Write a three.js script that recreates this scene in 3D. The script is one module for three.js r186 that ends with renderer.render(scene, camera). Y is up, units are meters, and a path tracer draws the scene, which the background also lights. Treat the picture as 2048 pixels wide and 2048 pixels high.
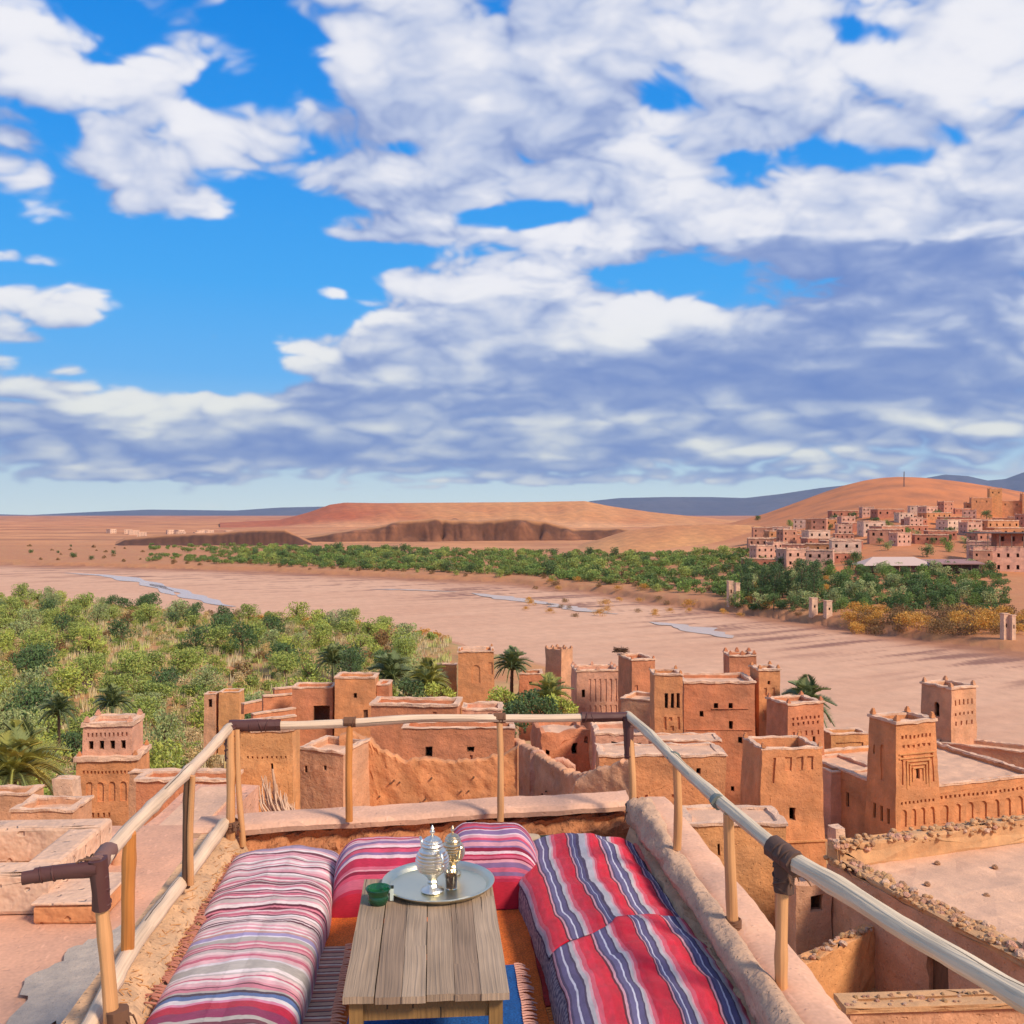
import * as THREE from 'three';
import { mergeGeometries, mergeVertices, toCreasedNormals } from 'three/addons/utils/BufferGeometryUtils.js';
import { TessellateModifier } from 'three/addons/modifiers/TessellateModifier.js';
import { ImprovedNoise } from 'three/addons/math/ImprovedNoise.js';

// ---------------------------------------------------------------- camera, sky, sun, exposure
const scene = new THREE.Scene();
const CAM_Y = 42;                       // metres above the river bed
const camera = new THREE.PerspectiveCamera(55.38, 1, 0.1, 60000);
camera.position.set(0, CAM_Y, 0);
camera.rotation.set(0.0031, 0, 0);
const renderer = new THREE.WebGLRenderer({ antialias: true });
renderer.toneMapping = THREE.LinearToneMapping;
renderer.toneMappingExposure = 1.08;
renderer.shadowMap.enabled = true;

const SUN_DIR = new THREE.Vector3(0.62, 0.68, 0.50).normalize();
const sun = new THREE.DirectionalLight(new THREE.Color().setRGB(1.0, 0.86, 0.68), 4.1);
sun.position.copy(SUN_DIR).multiplyScalar(300).add(new THREE.Vector3(0, 20, -80));
sun.target.position.set(0, 20, -80);
sun.castShadow = true;
sun.shadow.radius = 24;
sun.shadow.mapSize.set(4096, 4096);
Object.assign(sun.shadow.camera, { left: -220, right: 220, top: 220, bottom: -220, near: 1, far: 900 });
scene.add(sun, sun.target);

// ---------------------------------------------------------------- noise
const D2R = Math.PI / 180, clamp = THREE.MathUtils.clamp, lerp = THREE.MathUtils.lerp;
const sst = (a, b, x) => { const t = clamp((x - a) / (b - a), 0, 1); return t * t * (3 - 2 * t); };
function rng(seed) { let s = seed >>> 0; return () => { s = (s + 0x6d2b79f5) | 0; let t = Math.imul(s ^ (s >>> 15), 1 | s); t = (t + Math.imul(t ^ (t >>> 7), 61 | t)) ^ t; return ((t ^ (t >>> 14)) >>> 0) / 4294967296; }; }
const GX = new Float32Array(256), GY = new Float32Array(256), PERM = new Uint8Array(512);
{ const r = rng(77); const p = [...Array(256).keys()]; for (let i = 255; i > 0; i--) { const j = Math.floor(r() * (i + 1)); [p[i], p[j]] = [p[j], p[i]]; }
  for (let i = 0; i < 512; i++) PERM[i] = p[i & 255];
  for (let i = 0; i < 256; i++) { const a = r() * Math.PI * 2; GX[i] = Math.cos(a); GY[i] = Math.sin(a); } }
function perlin(x, y) {
  const ix = Math.floor(x), iy = Math.floor(y), fx = x - ix, fy = y - iy, X = ix & 255, Y = iy & 255;
  const u = fx * fx * fx * (fx * (fx * 6 - 15) + 10), v = fy * fy * fy * (fy * (fy * 6 - 15) + 10);
  const a = PERM[PERM[X] + Y], b = PERM[PERM[X + 1] + Y], c = PERM[PERM[X] + Y + 1], d = PERM[PERM[X + 1] + Y + 1];
  const n0 = GX[a] * fx + GY[a] * fy, n1 = GX[b] * (fx - 1) + GY[b] * fy, n2 = GX[c] * fx + GY[c] * (fy - 1), n3 = GX[d] * (fx - 1) + GY[d] * (fy - 1);
  return 1.45 * lerp(lerp(n0, n1, u), lerp(n2, n3, u), v);
}
function fbm(x, y, oct, gain = 0.5, lac = 2.03) { let s = 0, a = 0.5; for (let i = 0; i < oct; i++) { s += a * perlin(x, y); x = x * lac + 17.3; y = y * lac - 9.1; a *= gain; } return s; }
const N3 = new ImprovedNoise();
const lin = (r, g, b) => [r, g, b].map((c) => { c /= 255; return c <= 0.04045 ? c / 12.92 : Math.pow((c + 0.055) / 1.055, 2.4); });
const rgb = (r, g, b) => new THREE.Color().setRGB(...lin(r, g, b));     // a colour given as it is seen, kept linear
// ---------------------------------------------------------------- sky: blue air with broken altocumulus, by azimuth and elevation (degrees; azimuth 0 = north = -z)
// each bank or gap of cloud: azimuth, elevation, half widths, tilt, how much
const CLOUD_COVER = [[-23.2,25.1,3.03,1.04,0,-0.90],[-15.0,26.0,2.67,1.36,0,-0.75],[-11.1,24.4,1.29,1.55,15,-1.00],[-26.8,20.7,2.28,0.36,-5,-0.50],[-17.7,22.5,2.07,0.61,0,-0.55],[-19.5,20.5,1.03,0.76,0,-0.60],[-24.4,19.2,1.61,0.97,25,-0.75],[-24.1,17.0,1.30,0.95,20,-0.70],[-13.4,22.7,1.42,1.45,0,-0.25],[-13.4,17.1,5.39,1.43,-8,-1.00],[-21.6,14.9,8.82,1.25,0,-1.20],[-19.6,12.8,8.97,1.81,0,-1.30],[-15.0,13.1,6.18,2.40,0,-0.90],[-16.9,10.3,5.55,1.88,0,-1.10],[-20.4,8.5,4.86,1.59,0,-0.90],[-26.3,12.7,2.29,0.97,0,-0.50],[-24.9,8.7,4.40,1.01,0,-0.60],[-9.4,13.5,3.46,1.36,0,-0.70],[-12.3,11.3,3.99,0.93,0,-0.90],[-5.5,20.4,1.75,0.51,0,-0.80],[-2.8,20.5,2.35,0.77,0,0.30],[0.5,17.0,3.53,0.70,5,-1.50],[-0.7,27.6,1.18,0.51,0,-0.60],[-13.8,14.8,2.26,0.79,0,-0.50],[-6.6,14.9,5.54,0.71,6,-1.10],[8.9,23.2,1.74,1.03,-25,-1.10],[9.9,24.9,1.30,1.18,0,-0.45],[20.0,25.0,2.30,0.62,-12,-0.90],[20.9,18.8,4.03,1.01,-18,-1.20],[23.9,19.7,1.57,0.58,-25,-0.70],[12.9,19.3,1.71,0.96,0,-0.80],[16.2,19.0,1.67,1.00,0,-0.45],[25.8,20.7,1.08,0.54,0,-0.75],[0.5,23.4,0.88,0.49,0,-0.35],[8.9,13.1,5.78,1.26,6,-1.00],[13.2,12.1,2.55,0.81,0,-0.45],[-15.0,0.9,42.12,0.84,0,-0.90],[13.7,1.3,19.81,0.85,0,-0.60],[-20.4,1.9,10.81,0.43,0,-0.25],[-15.9,23.2,1.68,0.94,0,-0.50],[-13.4,24.4,1.13,1.41,0,-0.50],[-22.2,23.6,1.60,0.45,20,-0.50],[-25.1,19.9,1.55,0.55,0,-0.40],[-21.6,20.6,1.34,0.70,0,-0.35],[-12.5,20.1,1.99,1.26,0,-0.40],[4.6,17.9,1.76,0.42,0,-0.40],[15.4,12.3,3.36,0.80,0,-0.50],[6.0,13.9,4.08,0.49,0,-0.50],[-16.4,7.8,3.62,1.09,0,-1.00],[-14.5,9.6,1.69,1.10,0,-0.30],[3.7,13.5,32.23,15.51,0,0.26],[13.7,20.0,19.81,10.00,0,0.12],[-26.3,23.1,1.91,1.72,0,0.42],[-22.7,21.7,2.91,2.06,0,0.28],[-17.7,24.4,1.93,0.91,0,0.25],[-17.2,20.9,4.71,1.57,-25,0.75],[-20.4,18.8,3.78,1.81,0,0.60],[-13.4,21.8,1.98,1.47,0,0.35],[3.7,2.1,7.62,0.26,0,0.80],[-19.1,2.1,6.83,0.27,0,0.70],[19.1,2.2,6.82,0.27,0,0.70],[-6.6,1.5,5.83,0.17,0,0.60],[-26.5,19.0,1.78,1.36,0,0.40],[-19.6,17.2,3.26,0.99,-10,0.50],[-25.6,15.5,1.54,0.48,10,0.55],[-13.4,20.8,1.42,0.99,0,0.30],[-26.0,13.1,2.43,0.44,0,1.50],[-24.6,11.1,2.21,1.25,10,1.15],[-27.5,11.1,1.51,0.53,0,0.90],[-27.2,9.1,1.77,0.34,0,0.90],[-10.4,12.7,1.27,0.36,0,1.25],[-18.5,10.9,1.10,0.40,0,1.20],[-16.9,9.5,0.67,0.49,0,1.30],[-16.3,10.9,0.56,0.27,0,1.20],[-19.3,9.1,0.68,0.32,0,0.40],[-24.4,7.8,0.91,0.38,0,1.00],[-26.1,6.7,2.30,0.45,0,1.20],[-17.3,6.4,1.05,0.60,0,1.40],[-4.8,24.9,6.73,3.13,0,0.70],[-3.6,21.8,5.86,2.02,0,0.60],[3.7,24.2,4.69,3.90,0,0.65],[-7.7,18.5,5.81,1.57,0,0.60],[-5.1,16.2,6.72,0.70,-3,0.85],[-9.7,15.9,2.31,0.37,-4,0.60],[6.6,18.8,4.08,2.09,0,0.70],[15.1,24.0,5.61,1.41,0,0.50],[17.8,21.1,6.06,0.96,-10,0.50],[25.4,23.5,3.86,1.95,0,0.60],[24.2,16.9,5.74,1.67,-10,0.70],[16.5,16.2,11.13,1.54,0,0.70],[-4.8,13.0,2.05,0.56,0,0.80],[1.6,12.4,5.29,1.68,0,0.80],[7.5,11.2,3.20,1.96,0,0.80],[-3.6,10.2,6.45,1.99,0,0.80],[2.2,8.5,10.27,2.01,0,0.70],[-12.8,9.4,2.56,1.11,0,0.75],[-9.4,6.6,5.77,1.42,0,0.60],[19.1,11.2,10.37,3.68,0,0.80],[19.1,7.5,11.46,2.15,0,0.80],[-21.6,4.9,11.22,1.33,0,0.75],[-13.7,4.6,9.06,1.41,0,0.60],[2.2,4.4,11.74,1.46,0,0.60],[19.1,4.7,10.92,1.08,0,0.50],[-15.0,3.1,14.04,0.62,0,0.40]];
const CLOUD_LIGHT = [[-3.6,23.0,9.67,4.47,0,0.30],[16.5,22.2,11.13,2.86,0,0.20],[19.1,13.4,9.01,1.16,3,-0.60],[25.6,11.2,4.88,2.22,0,-0.72],[15.4,10.5,4.76,1.49,0,-0.68],[11.8,9.4,3.43,1.39,0,-0.64],[23.0,7.8,8.71,1.81,-6,-0.64],[13.7,6.8,9.06,1.12,-3,-0.60],[3.7,8.3,2.64,1.00,0,-0.38],[6.0,7.3,5.83,0.75,0,-0.27],[-11.1,6.6,4.30,0.62,5,-0.34],[-6.0,5.8,5.54,0.64,-4,-0.25],[-22.4,3.8,6.90,0.85,3,-0.23],[-13.4,3.6,9.36,0.79,0,-0.23],[6.9,3.6,5.53,0.87,-4,-0.32],[0.5,3.1,4.70,0.59,0,-0.32],[23.7,16.9,3.67,0.86,-20,-0.48],[16.5,17.0,3.62,0.61,-5,-0.32],[-7.1,18.0,4.36,0.95,0,-0.18],[-0.7,19.7,4.41,1.04,0,-0.07],[19.1,14.4,11.46,0.36,-2,0.00],[-11.7,22.6,2.29,1.46,0,-0.16],[-17.2,25.4,2.21,0.68,0,-0.14],[-3.6,11.3,2.93,0.70,10,-0.14],[6.6,20.4,2.62,0.51,0,-0.14],[-1.9,24.0,1.76,1.47,0,-0.09],[3.4,20.7,3.52,0.77,0,-0.14],[-9.4,8.9,2.60,1.13,0,-0.11],[2.2,10.7,1.47,1.42,0,-0.18],[24.2,3.5,5.21,0.26,0,-0.24],[12.3,2.6,6.27,0.23,0,-0.24],[17.5,4.8,3.31,0.38,-8,-0.32],[-1.3,11.9,2.35,0.39,10,-0.14],[8.1,14.5,7.54,0.82,0,-0.23],[24.2,13.7,6.52,0.74,0,-0.32],[9.8,18.2,1.30,1.43,0,0.80],[5.2,26.4,2.05,0.94,0,0.50],[-2.5,22.9,1.17,0.50,0,0.60],[24.9,23.6,3.88,2.39,0,0.70],[25.6,21.7,1.54,1.33,0,0.60],[13.7,24.4,2.55,0.94,0,0.50],[7.5,11.2,2.03,1.68,0,0.80],[1.6,13.4,4.11,0.69,5,0.69],[-1.0,9.9,1.76,0.71,0,0.69],[-2.2,16.6,4.40,0.59,0,0.70],[5.6,16.1,2.04,0.49,0,0.80],[20.4,15.1,6.48,0.40,-3,0.70],[25.6,14.9,2.57,0.34,0,0.80],[-7.7,11.2,1.74,0.39,-5,0.92],[23.0,10.3,2.90,0.41,3,0.40],[17.3,9.0,2.77,0.38,0,0.29],[8.3,5.8,2.61,0.72,0,0.57],[21.7,5.4,8.81,0.58,-7,0.75],[17.8,3.6,6.89,0.38,-4,0.80],[8.9,3.0,1.74,0.40,0,0.80],[2.2,4.1,2.64,0.58,0,0.57],[-25.4,5.6,3.86,0.51,6,0.69],[-20.4,5.1,1.62,0.38,6,0.69],[-10.9,2.5,3.16,0.29,0,0.46],[-16.1,19.0,3.35,1.00,-30,0.35],[-27.2,23.2,1.51,1.28,0,0.60],[-12.8,9.4,1.71,0.83,0,0.40],[-0.7,26.4,3.53,1.41,0,0.20],[17.5,19.6,1.66,0.49,-10,0.40],[-0.7,7.9,7.64,0.63,0,0.35],[-9.4,5.2,6.35,0.46,0,0.35],[3.7,5.3,7.62,0.46,0,0.40],[-7.7,9.0,2.03,1.42,0,0.30],[-2.2,11.3,2.64,1.13,0,0.35],[3.7,9.9,1.76,0.85,0,0.30],[15.4,8.3,5.04,0.27,-4,0.35],[20.4,9.3,5.40,0.26,-3,0.30],[-19.1,2.8,8.19,0.27,0,0.30],[-4.8,2.0,8.77,0.23,0,0.30],[-13.4,7.7,3.40,0.56,0,0.20]];

function spotTable(list) {
  return list.map(([a, e, ra, re, rot, v]) => { const c = Math.cos(-rot * D2R), s = Math.sin(-rot * D2R); return { a, e, ira: 1 / ra, ire: 1 / re, c, s, v, reach: 2.2 * Math.max(ra, re) }; });
}
function spotSum(tab, az, el) {
  let t = 0;
  for (const k of tab) {
    const dx = az - k.a, dy = el - k.e;
    if (dx > k.reach || dx < -k.reach || dy > k.reach || dy < -k.reach) continue;
    const x = (dx * k.c - dy * k.s) * k.ira, y = (dx * k.s + dy * k.c) * k.ire, r = x * x + y * y;
    if (r < 4) t += k.v * Math.exp(-r * r * 0.55 - r * 0.25);
  }
  return t;
}
const SKY_GAIN = 0.95;   // the sky's own brightness at this exposure
function buildSky() {
  const W = 4096, H = 2048, data = new Float32Array(W * H * 4), cover = spotTable(CLOUD_COVER), light = spotTable(CLOUD_LIGHT);
  const air = [[-90, lin(196, 205, 200)], [0, lin(226, 240, 234)], [2.0, lin(206, 228, 234)], [4.5, lin(150, 198, 236)], [8, lin(104, 180, 242)], [13, lin(72, 168, 242)], [20, lin(46, 150, 236)], [28, lin(22, 132, 224)], [60, lin(40, 116, 196)], [90, lin(50, 112, 186)]];
  const airAt = (el) => { let i = 1; while (i < air.length - 1 && el > air[i][0]) i++; const [e0, c0] = air[i - 1], [e1, c1] = air[i], t = clamp((el - e0) / (e1 - e0), 0, 1); return [0, 1, 2].map((k) => lerp(c0[k], c1[k], t)); };
  const col2az = (x) => { let a = ((x + 0.5) / W - 0.25) * 360; if (a > 180) a -= 360; return a; };
  // density of the cloud layer on the texture's own grid, upper half only; coarser far from north
  const R0 = H / 2, dens = new Float32Array(W * (H - R0)), lum = new Float32Array(W * (H - R0));
  const dAt = (az, el, oct) => {
    const ca = Math.cos(el * D2R), y = Math.sin(el * D2R), k = 1.85 / (y + 0.36), px = Math.sin(az * D2R) * ca * k, pz = Math.cos(az * D2R) * ca * k;
    const wx = fbm(px * 3.0 + 5, pz * 3.4, 3) * 0.10, wz = fbm(px * 3.0 - 7, pz * 3.4 + 3, 3) * 0.10;
    const qx = px + wx, qz = pz + wz;
    const base = fbm(qx * 2.6 + 11, qz * 3.2 + 4, 2, 0.5);
    const hf = 0.25 + 0.75 * sst(3, 14, el), puff = Math.abs(perlin(qx * 4.4 + 1, qz * 5.4 + 9)) + 0.5 * hf * Math.abs(perlin(qx * 10.5 + 4, qz * 13 - 2)) + 0.16 * (1 - hf) + 0.24 * hf * Math.abs(perlin(qx * 24 + 4, qz * 28 - 2));
    const fine = fbm(qx * 9 + 3, qz * 11 - 5, oct, 0.46) * (0.5 + 0.5 * hf);
    const wide = 0.2 * perlin(px * 0.8 + 3.3, pz * 0.8 + 8.8);
    const d = 0.02 + wide + base * 0.42 + (puff - 0.46) * 0.55 + fine * 0.22 + spotSum(cover, az + 14 * wx, el + 7 * wz) * 0.56;
    return [d, base * 0.75 + (puff - 0.46) * 0.5 + fine * 0.2];
  };
  for (let r = 0; r < H - R0; r++) {
    const el = ((r + R0 + 0.5) / H - 0.5) * 180;
    for (let x = 0; x < W; x++) {
      const az = col2az(x), near = Math.abs(az) < 34 && el < 34;
      if (!near && (x % 4 || r % 4)) continue;
      let [d, f] = dAt(az, el, near ? 6 : 3);
      if (d > 0.3) d = 0.3 + 0.4 * (1 - Math.exp((0.3 - d) / 0.6));
      dens[r * W + x] = d; lum[r * W + x] = f;
      if (!near) for (let j = 0; j < 4 && r + j < H - R0; j++) for (let i = 0; i < 4 && x + i < W; i++) if (i || j) { dens[(r + j) * W + x + i] = d; lum[(r + j) * W + x + i] = f; }
    }
  }
  const white = lin(238, 238, 244), grey = lin(188, 199, 226), dark = lin(100, 130, 194), cream = lin(232, 234, 228), lowgrey = lin(160, 176, 204);
  const D = (x, r) => dens[clamp(r, 0, H - R0 - 1) * W + ((x + W) % W)];
  for (let row = 0; row < H; row++) {
    const el = ((row + 0.5) / H - 0.5) * 180;
    const a = airAt(el), r = row - R0;
    for (let x = 0; x < W; x++) {
      const o = (row * W + x) * 4;
      let c = a;
      if (r >= 0) {
        const az = col2az(x), d = dens[r * W + x];
        const alpha = sst(-0.18, 0.24, d) * sst(0, 1.2, el) * 0.97;
        if (alpha > 0) {
          // how much cloud stands between this point and the sun, which is high to the right behind the viewer
          let shade = 0; const low = 1 - sst(3, 15, el);
          for (let k = 1; k <= 7; k++) { const st = k * lerp(5.5, 2.0, low); shade += Math.max(0, D(Math.round(x + st * 0.5), Math.round(r + st)) + 0.05); }
          shade /= 7;
          const n1 = fbm(az * 0.14 + 3, el * 0.34 + 7, 5), n2 = fbm(az * 0.12 - 13, el * 0.5 - 4, 5), s = spotSum(light, az + 4 * n1, el + 1.8 * n2) + 0.55 * n1 + 0.85 * n2 * (0.5 + 0.5 * low);
          let b = 0.76 - 0.55 * shade + 0.44 * s + lum[r * W + x] * 0.62 + 1.0 * Math.max(-0.25, d - shade);
          b = b < 0.25 ? 0.25 * Math.exp((b - 0.25) / 0.5) : b > 0.9 ? 0.9 + 0.14 * (1 - Math.exp((0.9 - b) / 0.14)) : b;
          const hi = [0, 1, 2].map((k) => lerp(white[k], cream[k], low)), mid = [0, 1, 2].map((k) => lerp(grey[k], lowgrey[k], low * 0.7));
          const cc = b > 0.5 ? [0, 1, 2].map((k) => lerp(mid[k], hi[k], (b - 0.5) * 2)) : [0, 1, 2].map((k) => lerp(dark[k], mid[k], b * 2));
          const thin = alpha * alpha * (3 - 2 * alpha);
          c = [0, 1, 2].map((k) => lerp(a[k], cc[k], lerp(alpha, thin, 0.4)));
        }
      }
      data[o] = c[0] * SKY_GAIN; data[o + 1] = c[1] * SKY_GAIN; data[o + 2] = c[2] * SKY_GAIN; data[o + 3] = 1;
    }
  }
  const t = new THREE.DataTexture(data, W, H, THREE.RGBAFormat, THREE.FloatType);
  t.mapping = THREE.EquirectangularReflectionMapping; t.magFilter = THREE.LinearFilter; t.needsUpdate = true;
  return t;
}
const skyTexture = buildSky();
scene.background = skyTexture;
scene.environment = skyTexture;

// ---------------------------------------------------------------- helpers
const F = 1950;                                   // pixels per unit of slope in a 2048 pixel picture
const at = (px, py, depth) => new THREE.Vector3((px - 1024) / F * depth, CAM_Y - (py - 1030) / F * depth, -depth);
const names = new Map();
function numbered(name) { const n = names.get(name) ?? 0; names.set(name, n + 1); return n ? `${name}_${String(n).padStart(3, '0')}` : name; }
function tag(o, label, category, group, kind) { o.userData.label = label; if (category) o.userData.category = category; if (group) o.userData.group = group; if (kind) o.userData.kind = kind; return o; }
function thing(name, label, category, p = [0, 0, 0], turn = 0, group) {
  const o = new THREE.Group(); o.name = numbered(name); scene.add(o);
  o.position.set(...(p.isVector3 ? p.toArray() : p)); o.rotation.y = turn;
  return tag(o, label, category, group);
}
function clean(g) { for (const k of Object.keys(g.attributes)) if (!['position', 'normal', 'uv', 'color'].includes(k)) g.deleteAttribute(k); return g.index ? g.toNonIndexed() : g; }
function merged(list) {
  list = [].concat(list).map(clean);
  if (list.length === 1) return list[0];
  const col = list.some((g) => g.attributes.color);
  for (const g of list) if (col && !g.attributes.color) g.setAttribute('color', new THREE.BufferAttribute(new Float32Array(g.attributes.position.count * 3).fill(1), 3));
  return mergeGeometries(list);
}
function part(name, geos, mat, parent, label) {
  const m = new THREE.Mesh(Array.isArray(geos) ? merged(geos) : geos, mat);
  m.name = parent ? name : numbered(name); m.castShadow = m.receiveShadow = true; (parent || scene).add(m);
  if (label) m.userData.label = label;
  return m;
}
function structure(name, geos, mat) { const m = part(name, geos, mat); m.userData.kind = 'structure'; return m; }
function copyOf(src, label, group) {
  const c = src.clone(); c.name = numbered(src.name.replace(/_\d{3}$/, '')); c.userData = { ...src.userData };
  if (label) c.userData.label = label; if (group) c.userData.group = group;
  scene.add(c); return c;
}
// uv in metres, by the axis each face looks along
function boxUV(g, k = 1) {
  g = g.index ? g.toNonIndexed() : g; g.computeVertexNormals();
  const p = g.attributes.position, n = g.attributes.normal, uv = new Float32Array(p.count * 2);
  for (let i = 0; i < p.count; i += 3) {
    let ax = 0, ay = 0, az = 0;
    for (let j = 0; j < 3; j++) { ax += n.getX(i + j); ay += n.getY(i + j); az += n.getZ(i + j); }
    ax = Math.abs(ax); ay = Math.abs(ay); az = Math.abs(az);
    for (let j = i; j < i + 3; j++) {
      const x = p.getX(j), y = p.getY(j), z = p.getZ(j);
      const [u, v] = ay > ax && ay > az ? [x, z] : ax > az ? [z + 3.3, y] : [x, y];
      uv[j * 2] = u * k; uv[j * 2 + 1] = v * k;
    }
  }
  g.setAttribute('uv', new THREE.BufferAttribute(uv, 2)); return g;
}
function box(w, h, d, x = 0, y = 0, z = 0, ry = 0) { const g = new THREE.BoxGeometry(w, h, d); if (ry) g.rotateY(ry); g.translate(x, y, z); return boxUV(g); }
// box with softly worn edges
function worn(w, h, d, r, x = 0, y = 0, z = 0, ry = 0) {
  const s = new THREE.Shape(), a = w / 2 - r, b = d / 2 - r;
  s.moveTo(-a, -b); s.lineTo(a, -b); s.lineTo(a, b); s.lineTo(-a, b); s.closePath();
  const g = new THREE.ExtrudeGeometry(s, { depth: h - 2 * r, bevelEnabled: true, bevelSize: r, bevelThickness: r, bevelSegments: 2 });
  g.rotateX(-Math.PI / 2); g.translate(0, r, 0); if (ry) g.rotateY(ry); g.translate(x, y - h / 2, z);
  return boxUV(g);
}
const tessell = (e, n) => ({ modify: (g) => new TessellateModifier(e, n).modify(g.index ? g.toNonIndexed() : g) });
function push(g, fn) { const p = g.attributes.position, v = new THREE.Vector3(); for (let i = 0; i < p.count; i++) { v.fromBufferAttribute(p, i); fn(v); p.setXYZ(i, v.x, v.y, v.z); } return g; }
// a round pole along points, radius from r0 to r1, uneven along its length; u runs round, v along, in metres
function pole(pts, r0, r1, { seg = 10, rough = 0.08, seed = 1, steps, knots = 0 } = {}) {
  const curve = pts.length > 2 ? new THREE.CatmullRomCurve3(pts) : new THREE.LineCurve3(pts[0], pts[1]);
  const L = curve.getLength(), n = steps ?? Math.max(6, Math.round(L / 0.07)), fr = curve.computeFrenetFrames ? null : null;
  const pos = [], uv = [], idx = [], up = new THREE.Vector3(), a = new THREE.Vector3(), b = new THREE.Vector3(), t = new THREE.Vector3(), c = new THREE.Vector3();
  let ref = Math.abs(pts[1].clone().sub(pts[0]).normalize().y) > 0.8 ? new THREE.Vector3(1, 0, 0) : new THREE.Vector3(0, 1, 0);
  for (let i = 0; i <= n; i++) {
    const f = i / n; curve.getPointAt(f, c); curve.getTangentAt(f, t);
    a.crossVectors(t, ref).normalize(); b.crossVectors(a, t).normalize();
    let r = lerp(r0, r1, f); if (knots) { const k = (f * L / knots) % 1; r *= 1 + 0.16 * Math.exp(-Math.pow((k - 0.5) / 0.05, 2)); }
    for (let j = 0; j <= seg; j++) {
      const th = j / seg * Math.PI * 2, nx = Math.cos(th), ny = Math.sin(th);
      const q = r * (1 + rough * (N3.noise(nx * 1.3 + seed * 7.1, ny * 1.3, f * L * 3 + seed) + 0.5 * N3.noise(nx * 3, ny * 3 + seed, f * L * 11)));
      pos.push(c.x + a.x * nx * q + b.x * ny * q, c.y + a.y * nx * q + b.y * ny * q, c.z + a.z * nx * q + b.z * ny * q);
      uv.push(th * r0, f * L);
    }
  }
  const m = seg + 1;
  for (let i = 0; i < n; i++) for (let j = 0; j < seg; j++) { const k = i * m + j; idx.push(k, k + m, k + 1, k + 1, k + m, k + m + 1); }
  const g = new THREE.BufferGeometry();
  g.setAttribute('position', new THREE.Float32BufferAttribute(pos, 3)); g.setAttribute('uv', new THREE.Float32BufferAttribute(uv, 2)); g.setIndex(idx);
  g.computeVertexNormals();
  const caps = [];
  for (const [i, flip] of [[0, 1], [n, 0]]) {
    const cp = [], ci = []; for (let j = 0; j < seg; j++) { const k = (i * m + j) * 3; cp.push(pos[k], pos[k + 1], pos[k + 2]); }
    for (let j = 1; j < seg - 1; j++) flip ? ci.push(0, j, j + 1) : ci.push(0, j + 1, j);
    const h = new THREE.BufferGeometry(); h.setAttribute('position', new THREE.Float32BufferAttribute(cp, 3)); h.setIndex(ci); h.computeVertexNormals();
    h.setAttribute('uv', new THREE.Float32BufferAttribute(new Float32Array(seg * 2), 2)); caps.push(h);
  }
  return merged([g, ...caps]);
}
const V = (x, y, z) => new THREE.Vector3(x, y, z);

// ---------------------------------------------------------------- surfaces
function pnoise(x, y, per) {   // noise that repeats every per cells
  const ix = Math.floor(x), iy = Math.floor(y), fx = x - ix, fy = y - iy, m = (k) => ((k % per) + per) % per;
  const u = fx * fx * (3 - 2 * fx), v = fy * fy * (3 - 2 * fy), g = (i, j, dx, dy) => { const h = PERM[PERM[m(i) & 255] + (m(j) & 255)]; return GX[h] * dx + GY[h] * dy; };
  return 1.5 * lerp(lerp(g(ix, iy, fx, fy), g(ix + 1, iy, fx - 1, fy), u), lerp(g(ix, iy + 1, fx, fy - 1), g(ix + 1, iy + 1, fx - 1, fy - 1), u), v);
}
function pf(u, v, base, oct, gain = 0.5) { let s = 0, a = 1, p = base; for (let i = 0; i < oct; i++) { s += a * pnoise(u * p + i * 3.7 * p, v * p, p); a *= gain; p *= 2; } return s; }
function texture(size, metres, fn, srgb = true, h = size) {
  const d = new Uint8Array(size * h * 4);
  for (let y = 0; y < h; y++) for (let x = 0; x < size; x++) {
    const c = fn(x / size, y / h), o = (y * size + x) * 4;
    for (let k = 0; k < 3; k++) d[o + k] = clamp(Math.round((c.length ? c[k] : c) * 255), 0, 255);
    d[o + 3] = 255;
  }
  const t = new THREE.DataTexture(d, size, h); t.wrapS = t.wrapT = THREE.RepeatWrapping; t.magFilter = THREE.LinearFilter;
  if (srgb) t.colorSpace = THREE.SRGBColorSpace;
  const [mx, my] = [].concat(metres, metres); t.repeat.set(1 / mx, 1 / my); t.needsUpdate = true; return t;
}
const resized = (t, m) => { const c = t.clone(); c.repeat.set(1 / m, 1 / m); c.needsUpdate = true; return c; };
// sun-dried mud plaster: cloudy tone, straw flecks, small pits
const mudTone = texture(512, 5, (u, v) => {
  const cl = pf(u, v, 3, 5, 0.6), st = pf(u + 0.3, v * 0.35, 40, 2), fl = pf(u, v, 90, 1);
  const k = 0.92 + 0.09 * cl + 0.045 * fl + (st > 0.75 ? 0.07 : 0);
  return [k + 0.012, k - 0.012 * cl, k - 0.02 - 0.03 * cl];
});
const mudBump = texture(512, 5, (u, v) => 0.5 + 0.22 * pf(u, v, 6, 6, 0.62) + (pf(u + 0.5, v, 48, 1) < -0.62 ? -0.2 : 0), false);
const rubbleBump = texture(512, 3, (u, v) => 0.5 + 0.3 * pf(u, v, 16, 4, 0.6), false);
const mud = (r, g, b, { bump = 0.11, rough = 0.95, size = 5, bm = mudBump } = {}) => new THREE.MeshStandardMaterial({ vertexColors: true, color: rgb(r, g, b), roughness: rough, map: size === 5 ? mudTone : resized(mudTone, size), bumpMap: size === 5 ? bm : resized(bm, size), bumpScale: bump });
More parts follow.
